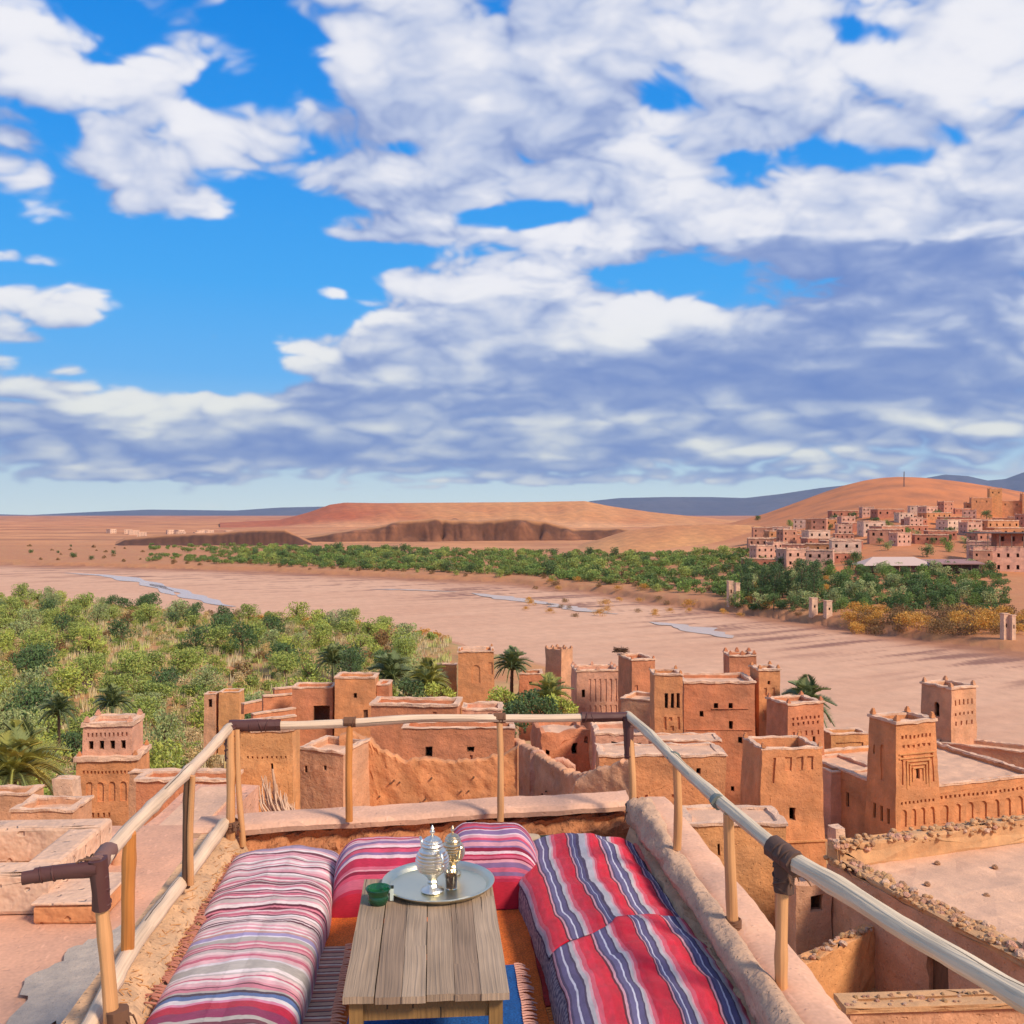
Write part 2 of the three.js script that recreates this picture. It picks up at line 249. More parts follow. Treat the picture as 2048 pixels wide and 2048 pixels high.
const woodTone = texture(512, [0.5, 1.6], (u, v) => {
  const g = pf(u + 0.02 * pf(u, v, 3, 2), v * 0.06, 48, 3, 0.6), b = pf(u, v, 4, 3), cr = pf(u + 0.015 * pf(u, v, 4, 2), v * 0.04, 24, 1);
  const k = 0.9 + 0.055 * g + 0.09 * b - (cr < -0.62 ? 0.4 : 0) - (pf(u + 0.4, v, 7, 1) > 0.86 ? 0.35 : 0);
  return [k, k - 0.01, k - 0.035];
});
const woodBump = texture(512, [0.5, 1.6], (u, v) => 0.6 + 0.2 * pf(u + 0.02 * pf(u, v, 3, 2), v * 0.06, 48, 3, 0.6) - (pf(u + 0.015 * pf(u, v, 4, 2), v * 0.04, 24, 1) < -0.66 ? 0.5 : 0), false);
const timber = (r, g, b, bump = 0.006, rough = 0.8) => new THREE.MeshStandardMaterial({ color: rgb(r, g, b), roughness: rough, map: woodTone, bumpMap: woodBump, bumpScale: bump });
const plain = (r, g, b, rough = 0.9, metal = 0) => new THREE.MeshStandardMaterial({ color: rgb(r, g, b), roughness: rough, metalness: metal });

const MUD = {
  orange: mud(218, 148, 100), tan: mud(216, 160, 124), red: mud(210, 136, 98), pink: mud(222, 164, 136), ochre: mud(222, 158, 104), pale: mud(230, 188, 160), rose: mud(200, 140, 118),
};
const ROOFMUD = mud(226, 180, 150, { bump: 0.04 }), DARK = plain(62, 36, 24), OLDWOOD = timber(120, 84, 60), STICK = timber(150, 110, 78);
const RUBBLE = mud(214, 164, 118, { size: 2.2, bump: 0.03 });

// ---------------------------------------------------------------- the land
const seg = (pts, x) => { if (x <= pts[0][0]) return pts[0][1]; for (let i = 1; i < pts.length; i++) if (x <= pts[i][0]) { const [x0, y0] = pts[i - 1], [x1, y1] = pts[i]; return lerp(y0, y1, (x - x0) / (x1 - x0)); } return pts[pts.length - 1][1]; };
const NEAR_BANK = [[-700, 640], [-400, 540], [-250, 478], [-150, 420], [-70, 372], [-20, 330], [15, 262], [60, 182], [107, 152], [200, 120], [500, 60]];
const FAR_BANK = [[-1400, 1150], [-700, 900], [-440, 830], [-200, 735], [0, 600], [40, 540], [70, 470], [100, 405], [154, 300], [260, 210], [600, 90]];
const SLOPE = [[0, 36], [9, 33], [14, 31], [25, 26.6], [31, 25.3], [38, 24.2], [50, 21.8], [60, 20.6], [75, 17.2], [90, 15.2], [115, 12], [140, 8], [170, 4.2], [200, 2.6], [240, 2]];
const PLAIN = [[0, 0], [6, 2.2], [20, 3.2], [120, 4.5], [400, 7], [1200, 12], [4000, 20], [12000, 27], [60000, 32]];
function hillAt(x, d) {
  const u = x / Math.max(d, 60) - 0.405 - 0.02 * perlin(d / 260, 4.2), s = d < 1500 ? 495 : 420;
  return 84 * Math.exp(-(((d - 1500) / s) ** 2) / 2) * Math.exp(-((u / (u < 0 ? 0.10 : 0.16)) ** 2) / 2) * sst(300, 560, d);
}
function groundH(x, z) {
  const d = -z, nb = seg(NEAR_BANK, x), fb = seg(FAR_BANK, x);
  const w = 8 * perlin(x / 40, z / 40) + 2 * perlin(x / 9, z / 9);
  if (d < (nb + fb) / 2) {
    const left = sst(-8, -70, x);
    const e = lerp(seg(SLOPE, d), seg(SLOPE, d * (1 + 0.42 * left)), 1) + 0.4 * perlin(x / 11, z / 11) * sst(12, 40, d);
    const k = sst(-2, 26, nb + w - d);
    return lerp(-0.1 + 0.10 * perlin(x / 24, z / 10) + 0.04 * perlin(x / 5, z / 5), Math.max(e, 1.2), k);
  }
  const q = d - fb - w;
  if (q < 0) return lerp(-0.1 + 0.10 * perlin(x / 24, z / 10) + 0.04 * perlin(x / 5, z / 5), 0.5, sst(-14, 0, q) * 0.6);
  return 0.3 + seg(PLAIN, q) + hillAt(x, d) + sst(0, 60, q) * (0.8 * perlin(x / 60, z / 60) + 0.3 * perlin(x / 17, z / 17)) + sst(200, 1500, q) * 2.5 * perlin(x / 300, z / 300) * (1 - sst(6000, 14000, d));
}
const mixc = (a, b, t) => a.map((v, k) => lerp(v, b[k], clamp(t, 0, 1)));
const C_SAND = lin(224, 174, 140), C_SAND2 = lin(198, 142, 110), C_WET = lin(150, 104, 84), C_BANK = lin(186, 124, 84), C_SOIL = lin(192, 128, 84), C_STRAW = lin(196, 152, 96), C_RED = lin(196, 108, 68), C_GREEN = lin(104, 112, 56), C_ORANGE = lin(220, 148, 94), C_DUSK = lin(150, 92, 70);
function groundC(x, z) {
  const d = -z, nb = seg(NEAR_BANK, x), fb = seg(FAR_BANK, x), n = fbm(x / 30, z / 18, 5), n2 = fbm(x / 7 + 9, z / 7, 4), w = 8 * perlin(x / 40, z / 40) + 2 * perlin(x / 9, z / 9);
  if (d < (nb + fb) / 2 && d < nb + w) {
    let c = mixc(C_SOIL, C_STRAW, 0.5 + n * 1.2 + n2 * 0.8);
    if (x < -5) c = mixc(c, C_GREEN, (0.35 + n2) * sst(110, 170, d));
    return mixc(c, C_SAND2, sst(20, 0, nb + w - d));
  }
  const q = d - fb - w;
  if (q < 0) {
    const far = sst(-70, -5, q), streak = fbm(x / 55 + 3, (z + x * 0.55) / 8, 4);
    let c = mixc(C_SAND, C_SAND2, 0.3 + streak * (0.4 + 0.9 * far) + 0.35 * fbm(x / 90, z / 90, 3) + far * 0.3);
    c = mixc(c, lin(178, 122, 94), far * clamp(0.45 + fbm(x / 120 + 8, z / 14, 4) * 1.6, 0, 1) * 0.8);
    if (streak > 0.08) c = mixc(c, C_WET, (streak - 0.08) * 5 * sst(-190, -60, q));
    return mixc(c, mixc(C_BANK, lin(150, 96, 68), 0.5 + 1.4 * fbm(x / 26, z / 12, 4)), sst(-34 - 14 * perlin(x / 50, 3), -6, q) * 0.85);
  }
  let c = mixc(C_BANK, C_SOIL, 0.5 + n);
  c = mixc(c, C_STRAW, n2 * 0.8);
  c = mixc(c, C_RED, sst(300, 1500, q) * (0.45 + 0.8 * fbm(x / 160, z / 260, 4)));
  c = mixc(c, C_ORANGE, sst(120, 500, q) * (1 - sst(2500, 7000, d)) * (0.35 + fbm(x / 90, z / 200, 4)));
  const band = fbm(x / 420 + 4, z / 90, 5); c = mixc(c, lin(134, 84, 60), sst(150, 500, q) * clamp(band * 1.6, 0, 0.6)); c = mixc(c, lin(232, 168, 120), sst(150, 500, q) * clamp(-band * 1.3, 0, 0.5));
  c = mixc(c, mixc(lin(214, 126, 70), lin(156, 96, 62), 0.2 + 1.3 * fbm(x / 46, z / 70, 5)), clamp(hillAt(x, d) / 30, 0, 0.9));
  return c;
}
const groundTone = texture(256, 41, (u, v) => { const k = 0.95 + 0.03 * pf(u, v, 8, 5, 0.7); return [k, k, k]; });
{
  const N = 760, rows = [], pos = [], col = [], uv = [], idx = [];
  for (let d = 9; d < 28000; d *= d > 170 && d < 900 ? 1.0075 : 1.02) rows.push(d);
  for (const d of rows) for (let i = 0; i <= N; i++) {
    const s = i / N * 2 - 1, az = (Math.abs(s) < 0.8 ? s / 0.8 * 31 : Math.sign(s) * (31 + (Math.abs(s) - 0.8) / 0.2 * 59)) * D2R;
    const x = Math.sin(az) * d, z = -Math.cos(az) * d;
    pos.push(x, groundH(x, z), z); col.push(...groundC(x, z)); uv.push(x, z);
  }
  for (let r = 0; r < rows.length - 1; r++) for (let i = 0; i < N; i++) { const k = r * (N + 1) + i; idx.push(k, k + 1, k + N + 1, k + 1, k + N + 2, k + N + 1); }
  const g = new THREE.BufferGeometry();
  g.setAttribute('position', new THREE.Float32BufferAttribute(pos, 3)); g.setAttribute('color', new THREE.Float32BufferAttribute(col, 3)); g.setAttribute('uv', new THREE.Float32BufferAttribute(uv, 2)); g.setIndex(idx); g.computeVertexNormals();
  const m = new THREE.MeshStandardMaterial({ vertexColors: true, roughness: 1, map: groundTone, bumpMap: resized(mudBump, 13), bumpScale: 0.12 });
  structure('ground', g, m);
}
// a ridge: crest given as [px, py] seen from the terrace at that depth; built as a body with a front and a back slope
function ridge(name, crest, depth, { base = 4, front, back = front, power = 1, rough = 0.1, freq = 90, seed = 1, nu = 160, nv = 34, color, gully = 0, cap = 0, steep = 0 }) {
  const pts = crest.map(([px, py]) => { const p = at(px, py, depth); return [p.x, p.y]; }), x0 = pts[0][0], x1 = pts[pts.length - 1][0];
  const pos = [], col = [], uv = [], idx = [];
  for (let i = 0; i <= nu; i++) {
    const x = lerp(x0, x1, i / nu), top = seg(pts, x) - base, endFade = 1;
    for (let j = 0; j <= nv; j++) {
      const v = j / nv * 2 - 1, z = v < 0 ? -depth - v * front : -depth - v * back;
      let q = 1 - Math.abs(v);
      q = steep ? sst(0, 1, clamp((q - (1 - steep) * 0.2) / steep, 0, 1)) * 0.92 + q * 0.08 : Math.pow(q, power);
      if (cap) q = Math.min(1, q * (1 + cap));
      const nx = fbm(x / freq + seed * 3.1, z / freq, 5), gl = gully ? (Math.abs(perlin(x / (freq * 0.35) + seed, z / (freq * 1.6))) - 0.3) * gully * (0.4 + 1.6 * Math.abs(fbm(x / freq * 0.8 + 7, seed, 3))) : 0;
      const xs = x * (depth + (z + depth) * -1) / depth;           // the body widens with distance as land does
      const y = base + Math.max(0, top) * q + Math.max(4, top) * (nx * rough * 2 * Math.sin(Math.PI * clamp(q, 0, 1)) + gl * Math.sin(Math.PI * clamp(q, 0.02, 0.98))) - (Math.abs(v) > 0.97 ? 6 : 0);
      pos.push(xs, y, z); col.push(...color(xs, y, z, q, nx, x)); uv.push(xs, z);
    }
  }
  for (let i = 0; i < nu; i++) for (let j = 0; j < nv; j++) { const k = i * (nv + 1) + j; idx.push(k, k + nv + 1, k + 1, k + 1, k + nv + 1, k + nv + 2); }
  const g = new THREE.BufferGeometry();
  g.setAttribute('position', new THREE.Float32BufferAttribute(pos, 3)); g.setAttribute('color', new THREE.Float32BufferAttribute(col, 3)); g.setAttribute('uv', new THREE.Float32BufferAttribute(uv, 2)); g.setIndex(idx); g.computeVertexNormals();
  return structure(name, g, new THREE.MeshStandardMaterial({ vertexColors: true, roughness: 1, side: THREE.DoubleSide, map: resized(mudTone, depth / 30) }));
}
const MESA = lin(182, 98, 64), MESA2 = lin(210, 146, 96), ROCK = lin(100, 64, 48), ROCK2 = lin(156, 102, 74), RIDGE_HAZED = lin(84, 86, 106), RIDGE_HAZED2 = lin(100, 98, 112);  // the ridge tones carry some blue of the distant haze in the rock colour
// far ranges
ridge('mountains', [[1090, 1040], [1180, 1002], [1240, 996], [1330, 994], [1420, 994], [1490, 996], [1560, 988], [1640, 976], [1730, 966], [1800, 970], [1850, 956], [1890, 949], [1935, 952], [1975, 961], [2010, 958], [2048, 944], [2110, 936], [2300, 950], [2500, 1000]], 24500, { base: 10, front: 5000, rough: 0.10, freq: 1700, seed: 5, nu: 220, color: (x, y, z, q, n) => mixc(RIDGE_HAZED, RIDGE_HAZED2, 0.5 + n) });
ridge('mountains', [[-500, 1010], [-100, 1026], [60, 1030], [180, 1024], [300, 1019], [380, 1020], [470, 1021], [560, 1015], [650, 1013], [760, 1020], [900, 1030]], 25500, { base: 16, front: 4500, rough: 0.06, freq: 1700, seed: 8, color: (x, y, z, q, n) => mixc(RIDGE_HAZED, RIDGE_HAZED2, 0.5 + n) });
// the red flat-topped hill across the river
ridge('mesa_hill', [[440, 1046], [560, 1040], [620, 1024], [660, 1010], [690, 1006], [760, 1007], [900, 1006], [1050, 1005], [1170, 1003], [1215, 1012], [1300, 1024], [1420, 1036], [1500, 1046]], 2700, { base: 8, front: 520, back: 900, rough: 0.05, freq: 160, seed: 3, cap: 0.25, gully: 0.12, nu: 240, nv: 44, color: (x, y, z, q, n, x0) => mixc(mixc(MESA, MESA2, sst(-520, -100, x0) * 0.9 + n * 0.5), lin(226, 168, 124), sst(0.45, 0.1, q) * 0.7) });
// eroded cliff terrace in front of it
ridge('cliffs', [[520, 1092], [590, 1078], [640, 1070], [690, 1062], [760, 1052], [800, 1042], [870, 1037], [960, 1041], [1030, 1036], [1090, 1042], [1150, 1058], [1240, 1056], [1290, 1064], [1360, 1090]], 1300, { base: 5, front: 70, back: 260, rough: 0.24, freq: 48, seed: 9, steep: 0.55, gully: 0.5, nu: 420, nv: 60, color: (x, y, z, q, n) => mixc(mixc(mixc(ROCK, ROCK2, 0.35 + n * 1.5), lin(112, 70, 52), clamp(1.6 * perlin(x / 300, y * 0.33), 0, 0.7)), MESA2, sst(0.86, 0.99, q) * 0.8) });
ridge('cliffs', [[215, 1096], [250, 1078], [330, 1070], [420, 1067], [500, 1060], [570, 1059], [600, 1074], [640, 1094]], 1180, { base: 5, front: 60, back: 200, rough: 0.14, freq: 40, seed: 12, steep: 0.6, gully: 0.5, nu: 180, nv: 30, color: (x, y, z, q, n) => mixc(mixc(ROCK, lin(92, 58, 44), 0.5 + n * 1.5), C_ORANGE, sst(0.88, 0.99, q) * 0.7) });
ridge('sand_hill', [[1150, 1096], [1200, 1078], [1250, 1062], [1330, 1051], [1420, 1048], [1500, 1050], [1600, 1062], [1720, 1090]], 1020, { base: 4, front: 150, back: 400, power: 0.8, rough: 0.04, freq: 80, seed: 15, nu: 120, color: (x, y, z, q, n) => mixc(lin(212, 150, 98), lin(198, 132, 86), 0.5 + n * 1.4) });
// shallow water lying in the river bed: lens-shaped pools and channels
const WATER = new THREE.MeshPhysicalMaterial({ color: rgb(204, 176, 156), roughness: 0.24, metalness: 0, ior: 1.33, bumpMap: resized(mudBump, 2.5), bumpScale: 0.012 });
function pool(line, width, seed) {
  const curve = new THREE.CatmullRomCurve3(line.map(([px, py]) => { const d = F * CAM_Y / (py - 1030); return V((px - 1024) / F * d, 0, -d); })), n = 60, pos = [], idx = [];
  for (let i = 0; i <= n; i++) {
    const f = i / n, p = curve.getPointAt(f), t = curve.getTangentAt(f), w = width * Math.sin(Math.PI * clamp(f, 0.02, 0.98)) ** 0.6;
    const a = w * (0.8 + 0.7 * perlin(f * 7, seed)), b = w * (0.8 + 0.7 * perlin(f * 7, seed + 9.5));
    pos.push(p.x + t.z * a, 0.10, p.z - t.x * a, p.x - t.z * b, 0.10, p.z + t.x * b);
  }
  for (let i = 0; i < n; i++) { const k = i * 2; idx.push(k, k + 1, k + 2, k + 1, k + 3, k + 2); }
  const g = new THREE.BufferGeometry(); g.setAttribute('position', new THREE.Float32BufferAttribute(pos, 3)); g.setIndex(idx); g.computeVertexNormals();
  if (g.attributes.normal.getY(0) < 0) { g.setIndex(idx.reverse()); g.computeVertexNormals(); }
  structure('river_water', boxUV(g), WATER);
}
pool([[1300, 1244], [1360, 1252], [1410, 1262], [1462, 1276]], 7, 1);
pool([[945, 1186], [1000, 1194], [1070, 1204], [1110, 1210]], 7, 2);
pool([[1095, 1206], [1140, 1216], [1185, 1222], [1235, 1228]], 6, 3);
pool([[130, 1146], [200, 1150], [270, 1160], [310, 1172], [350, 1190]], 8, 4);
pool([[300, 1168], [350, 1180], [400, 1196], [450, 1210], [470, 1213]], 6, 5);
pool([[740, 1178], [830, 1180], [920, 1184]], 3, 6);

// ---------------------------------------------------------------- mud houses and towers of the old village
const WT = 0.32;
function rectHole(x, y, w, h, arch) {
  const p = new THREE.Path();
  p.moveTo(x - w / 2, y); p.lineTo(x + w / 2, y);
  if (arch) { p.lineTo(x + w / 2, y + h - w / 2); p.absarc(x, y + h - w / 2, w / 2, 0, Math.PI, false); } else { p.lineTo(x + w / 2, y + h); p.lineTo(x - w / 2, y + h); }
  p.closePath(); return p;
}
// adds one tapering block to a group: walls with openings, roof, rim, corner horns. Openings: {f: face, x, y, w, h, arch, k: 'window' | 'niche' | 'doorway' | 'row'}
let houseSeed = 1;
// patches of older and newer plaster
function mottle(g, seed) { const p = g.attributes.position, c = new Float32Array(p.count * 3); for (let i = 0; i < p.count; i++) { const x = p.getX(i), y = p.getY(i), z = p.getZ(i), a = N3.noise(x * 0.5 + seed, y * 0.42, z * 0.5), b = N3.noise(x * 1.7, y * 0.6 + seed, z * 1.7), k = 0.99 + 0.2 * a + 0.14 * b; c[i * 3] = k; c[i * 3 + 1] = k * (1 - 0.05 * a); c[i * 3 + 2] = k * (1 - 0.09 * a + 0.05 * b); } g.setAttribute('color', new THREE.BufferAttribute(c, 3)); return g; }
function block(g, { W, H, D, y0 = 0, x0 = 0, z0 = 0, taper = 0.05, wob = 0.075, mat = MUD.orange, holes = [], roofDrop = 0.4, rim = 0.12, rimOut = 0.07, horns = 0, hornSize = 0.26, roofMat = ROOFMUD, edge = 0.85, noRoof, sag = 0 }) {
  const seed = houseSeed++, out = [], face = { f: [D / 2, 0, W], r: [W / 2, Math.PI / 2, D - 2 * WT], l: [W / 2, -Math.PI / 2, D - 2 * WT], b: [D / 2, Math.PI, W] };
  const warp = (geo) => push(geo, (v) => {
    const f = 1 - taper * v.y / H, nx = N3.noise(v.x * 0.45 + seed * 3.1, v.y * 0.45, v.z * 0.45) + 0.4 * N3.noise(v.x * 1.7, v.y * 1.7 + seed, v.z * 1.7), nz = N3.noise(v.x * 0.45, v.y * 0.45 + seed * 1.7, v.z * 0.45 + 5), ny = N3.noise(v.x * 0.9 + seed, 2, v.z * 0.9) + 0.5 * N3.noise(v.x * 2.7 + seed, 5, v.z * 2.7);
    const g3 = N3.noise(v.x * 3.6, v.y * 3.6 + seed, v.z * 3.6) * 0.4;
    v.x = v.x * f + (nx + g3) * wob + x0; v.z = v.z * f + (nz + g3) * wob + z0; v.y += (ny * wob * 1.1 - sag * Math.cos(v.x / W * Math.PI)) * clamp(v.y / H, 0, 1) + y0;
  });
  const worn2 = (geo) => push(geo, (v) => { const e = 0.06 * N3.noise(v.x * 2.3 + seed, v.y * 2.3, v.z * 2.3) + 0.04 * N3.noise(v.x * 6, v.y * 6 + seed, v.z * 6); v.x += e; v.y += e * 1.3 - 0.02; v.z += e; });
  const sub = (geo, e = edge) => tessell(Math.max(e, 0.62), 9).modify(geo.index ? geo.toNonIndexed() : geo);
  for (const [k, [half, ang, w]] of Object.entries(face)) {
    const s = new THREE.Shape(); s.moveTo(-w / 2, 0); s.lineTo(w / 2, 0); s.lineTo(w / 2, H); s.lineTo(-w / 2, H); s.closePath();
    for (const o of holes) if (o.f === k) s.holes.push(rectHole(o.x, o.y, o.w, o.h, o.arch));
    const e = new THREE.ExtrudeGeometry(s, { depth: WT, bevelEnabled: false, curveSegments: 5 }); e.translate(0, 0, half - WT); e.rotateY(ang);
    out.push(mottle(toCreasedNormals(boxUV(warp(sub(e))), 0.65), seed));
  }
  part('wall', out, mat, g);
  if (!noRoof) part('roof', boxUV(warp(sub(new THREE.BoxGeometry(W - 2 * WT + 0.04, 0.25, D - 2 * WT + 0.04).translate(0, H - roofDrop, 0), 1.4))), roofMat, g);
  if (rim) {
    const r = [], o2 = rimOut;
    for (const [w, d, x, z] of [[W + 2 * o2, WT + o2, 0, D / 2 - WT / 2 + o2 / 2], [W + 2 * o2, WT + o2, 0, -D / 2 + WT / 2 - o2 / 2]]) r.push(worn2(warp(sub(new THREE.BoxGeometry(w, rim, d).translate(x, H + rim / 2 + 0.004, z), Math.min(edge, 0.5)))));
    for (const s of [-1, 1]) r.push(worn2(warp(sub(new THREE.BoxGeometry(WT + o2, rim, D - 2 * WT).translate(s * (W / 2 - WT / 2 + o2 / 2), H + rim / 2 + 0.004, 0), Math.min(edge, 0.5)))));
    part('cornice', r.map((q) => boxUV(q)), roofMat === ROOFMUD ? MUD.pale : mat, g);
  }
  for (let k = 0; k < horns; k++) {
    const cx = [-1, 1, 1, -1, 0, 0, 1, -1][k], cz = [1, 1, -1, -1, 1, -1, 0, 0][k], h = hornSize, q = [];
    for (const [w, a, b] of [[1, 0, 0.5], [0.72, 0.5, 0.9], [0.44, 0.9, 1.25]]) q.push(box(h * w * 1.2, (b - a) * h, h * w * 1.2, 0, (a + b) / 2 * h, 0));
    const m = merged(q); m.translate(cx * (W / 2 - h * 0.55), H + rim, cz * (D / 2 - h * 0.55)); part('horn', boxUV(warp(m)), mat, g);
  }
  const rows = [];
  for (const o of holes) {
    const [half, ang] = face[o.f], deep = o.k === 'niche' ? 0.14 : o.k === 'row' ? 0.16 : 0.28;
    const panel = (w, h, x, y, z, th = 0.05) => { const p = new THREE.BoxGeometry(w, h, th); p.translate(x, y, half - z); p.rotateY(ang); return boxUV(warp(p)); };
    if (o.k && o.k !== 'window') { const p = panel(o.w + 0.08, o.h + 0.08, o.x, o.y + o.h / 2, deep); if (o.k === 'row') rows.push(p); else part(o.k, p, o.k === 'niche' ? (o.mat || mat) : OLDWOOD, g); continue; }
    // an open window: the hollow house lies behind; only a weathered frame stands in it
    const e = Math.min(0.07, o.w * 0.16), q = [panel(o.w + 0.06, e, o.x, o.y + e / 2 - 0.01, 0.2), panel(o.w + 0.06, e, o.x, o.y + o.h - e / 2 + 0.01, 0.2)];
    for (const s of [-1, 1]) q.push(panel(e, o.h - 2 * e + 0.02, o.x + s * (o.w / 2 - e / 2 + 0.01), o.y + o.h / 2, 0.2));
    part('window', q, OLDWOOD, g);
  }
  if (rows.length) part('carved_band', rows, mat, g).userData.kind = 'stuff';
}
const row = (f, n, x0, x1, y, w, h, k = 'row', arch = false) => Array.from({ length: n }, (_, i) => ({ f, x: n > 1 ? lerp(x0, x1, i / (n - 1)) : x0, y, w, h, k, arch }));
// a house whose front face spans px x0..x1 and rows top..bot of the picture at depth d, turned by rot; D metres deep; sink below the visible foot
function house(label, x0, x1, top, bot, d, { rot = 0, D = 4, sink = 6, category = 'house', name = 'mud_house', win = [], holes, extra, group, ...o } = {}) {
  const xc = (x0 + x1) / 2, W = (x1 - x0) / F * d / Math.cos(rot), yb = CAM_Y - (bot - 1030) / F * d, H = (bot - top) / F * d + sink, k = F / d;
  const X = (xc - 1024) / k, g = thing(name, label, category, [X - Math.sin(rot) * D / 2, yb - sink, -d - Math.cos(rot) * D / 2], rot, group);
  const hs = [...(holes ? holes(W, H, k) : [])];
  for (const [px, py, pw, ph, kind, arch] of win) hs.push({ f: 'f', x: (px - xc) / k / Math.cos(rot), y: (bot - py - ph / 2) / k + sink, w: pw / k / Math.cos(rot), h: ph / k, k: kind, arch });
  block(g, { W, H, D, edge: clamp(d / 105, 0.4, 1), holes: hs.filter((q) => q.y + q.h < H - 0.1 && q.y > 0.05), ...o });
  if (extra) extra(g, { W, H, D, k });
  return g;
}
const none = () => [];
const H0 = { holes: none };
const TW = { name: 'mud_tower', category: 'tower', taper: 0.09 };

// right: the carved compound and its towers
house('long mud compound with a row of arched niches under the carved tower', 1766, 2120, 1566, 1690, 72, { ...H0, rot: 0.33, D: 12, mat: MUD.orange, taper: 0.02, rim: 0.15,
  holes: (W, H) => [...row('f', 11, -W / 2 + 0.9, W / 2 - 1, H - 2.75, 0.62, 1.35, 'niche', true), ...row('f', 30, -W / 2 + 0.7, W / 2 - 0.7, H - 0.95, 0.2, 0.22), ...row('l', 3, 4.6, 2.9, H - 3.4, 0.42, 1.3, 'window'), ...row('l', 3, 0.6, -1.6, H - 2.6, 0.36, 1.1, 'window'), ...row('l', 2, -3.0, -4.2, H - 2.2, 0.36, 1.1, 'window')] });
house('tall carved mud tower with a stepped frame round its small window', 1782, 1890, 1446, 1690, 69.7, { ...TW, rot: 0.33, D: 3.3, sink: 0.6, mat: MUD.orange, horns: 4, hornSize: 0.33, taper: 0.15, rim: 0.2, rimOut: 0.14,
  holes: (W, H) => [{ f: 'f', x: 0.1, y: 5.31, w: 0.36, h: 0.75 }, ...row('f', 8, -1.4, 1.4, H - 1.1, 0.2, 0.26), ...row('f', 6, -1.3, 1.3, H - 1.75, 0.28, 0.22), { f: 'f', x: -1.45, y: 5.0, w: 0.26, h: 2.1, k: 'niche', arch: true }, { f: 'f', x: 1.5, y: 5.0, w: 0.26, h: 2.1, k: 'niche', arch: true }, { f: 'l', x: 0.1, y: 5.0, w: 0.5, h: 2.6, k: 'niche', arch: true }, { f: 'l', x: -0.9, y: 6.7, w: 0.22, h: 0.7 }, ...row('f', 4, -1.3, 1.3, 2.0, 0.5, 1.25, 'niche', true), ...row('f', 9, -1.5, 1.5, 3.6, 0.18, 0.2), ...row('l', 3, -0.7, 0.9, 2.1, 0.3, 1.1, 'window')],
  extra: (g, { D }) => { const fr = []; for (const s of [0.95, 1.45, 1.95]) { const z = D / 2 * 0.917; for (const q of [-1, 1]) fr.push(box(0.1, s, 0.12, q * s / 2 + 0.1, 5.66, z)); fr.push(box(s + 0.1, 0.1, 0.12, 0.1, 5.66 + s / 2, z)); } for (const y of [6.86, 7.16]) fr.push(box(3.1, 0.09, 0.12, 0, y, D / 2 * 0.892)); part('window_surround', fr, MUD.ochre, g); } });
house('square tower with an arched window standing behind the carved compound', 1895, 1962, 1376, 1500, 87, { ...TW, rot: 0.42, D: 3.6, mat: MUD.tan, horns: 4, hornSize: 0.31, taper: 0.07, rim: 0.18, rimOut: 0.14,
  holes: (W, H) => [{ f: 'l', x: 0.1, y: H - 2.7, w: 0.6, h: 1.3, arch: true }, ...row('f', 5, -1.1, 1.1, H - 1.5, 0.18, 0.5), ...row('f', 5, -1.1, 1.1, H - 2.4, 0.22, 0.26), ...row('f', 4, -1.0, 1.0, H - 3.3, 0.22, 0.4)] });
house('rear wing of the carved compound with a bare court wall', 1895, 2110, 1500, 1580, 84, { ...H0, rot: -0.55, D: 3, mat: MUD.tan, taper: 0.01 });
house('front mud tower with tapering sides and one dark window above a ledge', 1512, 1662, 1500, 1722, 58, { ...TW, rot: 0.12, D: 3.8, mat: MUD.orange, horns: 4, hornSize: 0.23, taper: 0.16, rim: 0.1, rimOut: 0.02, roofDrop: 0.7, wob: 0.09,
  holes: (W, H) => [{ f: 'f', x: 0.0, y: H - 4.2, w: 0.42, h: 0.75 }, ...row('f', 3, -0.3, 1.3, H - 1.25, 0.5, 0.8, 'niche'), { f: 'f', x: -1.35, y: H - 2.0, w: 0.22, h: 1.5, k: 'niche' }, { f: 'l', x: 1.0, y: H - 3.9, w: 0.5, h: 0.5, arch: true }],
  extra: (g, { W, H, D }) => part('ledge', boxUV(box(W * 0.93, 0.1, 0.2, 0, H - 5.45, D / 2 * 0.92 + 0.02)), MUD.ochre, g) });
house('tower with rows of carved openings in front of a palm', 1570, 1655, 1408, 1530, 80, { ...TW, rot: 0.3, D: 3.4, mat: MUD.red, horns: 4, hornSize: 0.27, taper: 0.08, rim: 0.16, rimOut: 0.12,
  holes: (W, H) => [...row('f', 7, -1.3, 1.3, H - 1.25, 0.2, 0.24), ...row('f', 6, -1.3, 1.2, H - 1.7, 0.2, 0.26), ...row('f', 5, -1.25, 1.25, H - 2.6, 0.24, 0.4), { f: 'f', x: 0.85, y: H - 3.9, w: 0.26, h: 1.2 }, { f: 'f', x: -1.0, y: H - 4.2, w: 0.4, h: 0.9, k: 'niche', arch: true }, { f: 'l', x: 0, y: H - 4.3, w: 0.8, h: 1.6, k: 'niche', arch: true }] });
house('low ochre wall with a shaded recess between the two carved towers', 1658, 1740, 1468, 1530, 84, { ...H0, rot: 0.1, D: 2, mat: MUD.ochre, holes: (W, H) => [{ f: 'f', x: 0, y: H - 2.2, w: 2.6, h: 1.5, k: 'niche' }] });
house('pale sloping roof at the foot of the ochre wall', 1655, 1765, 1540, 1600, 76, { ...H0, rot: 0.33, D: 5, mat: MUD.pink, sag: 0.1 });

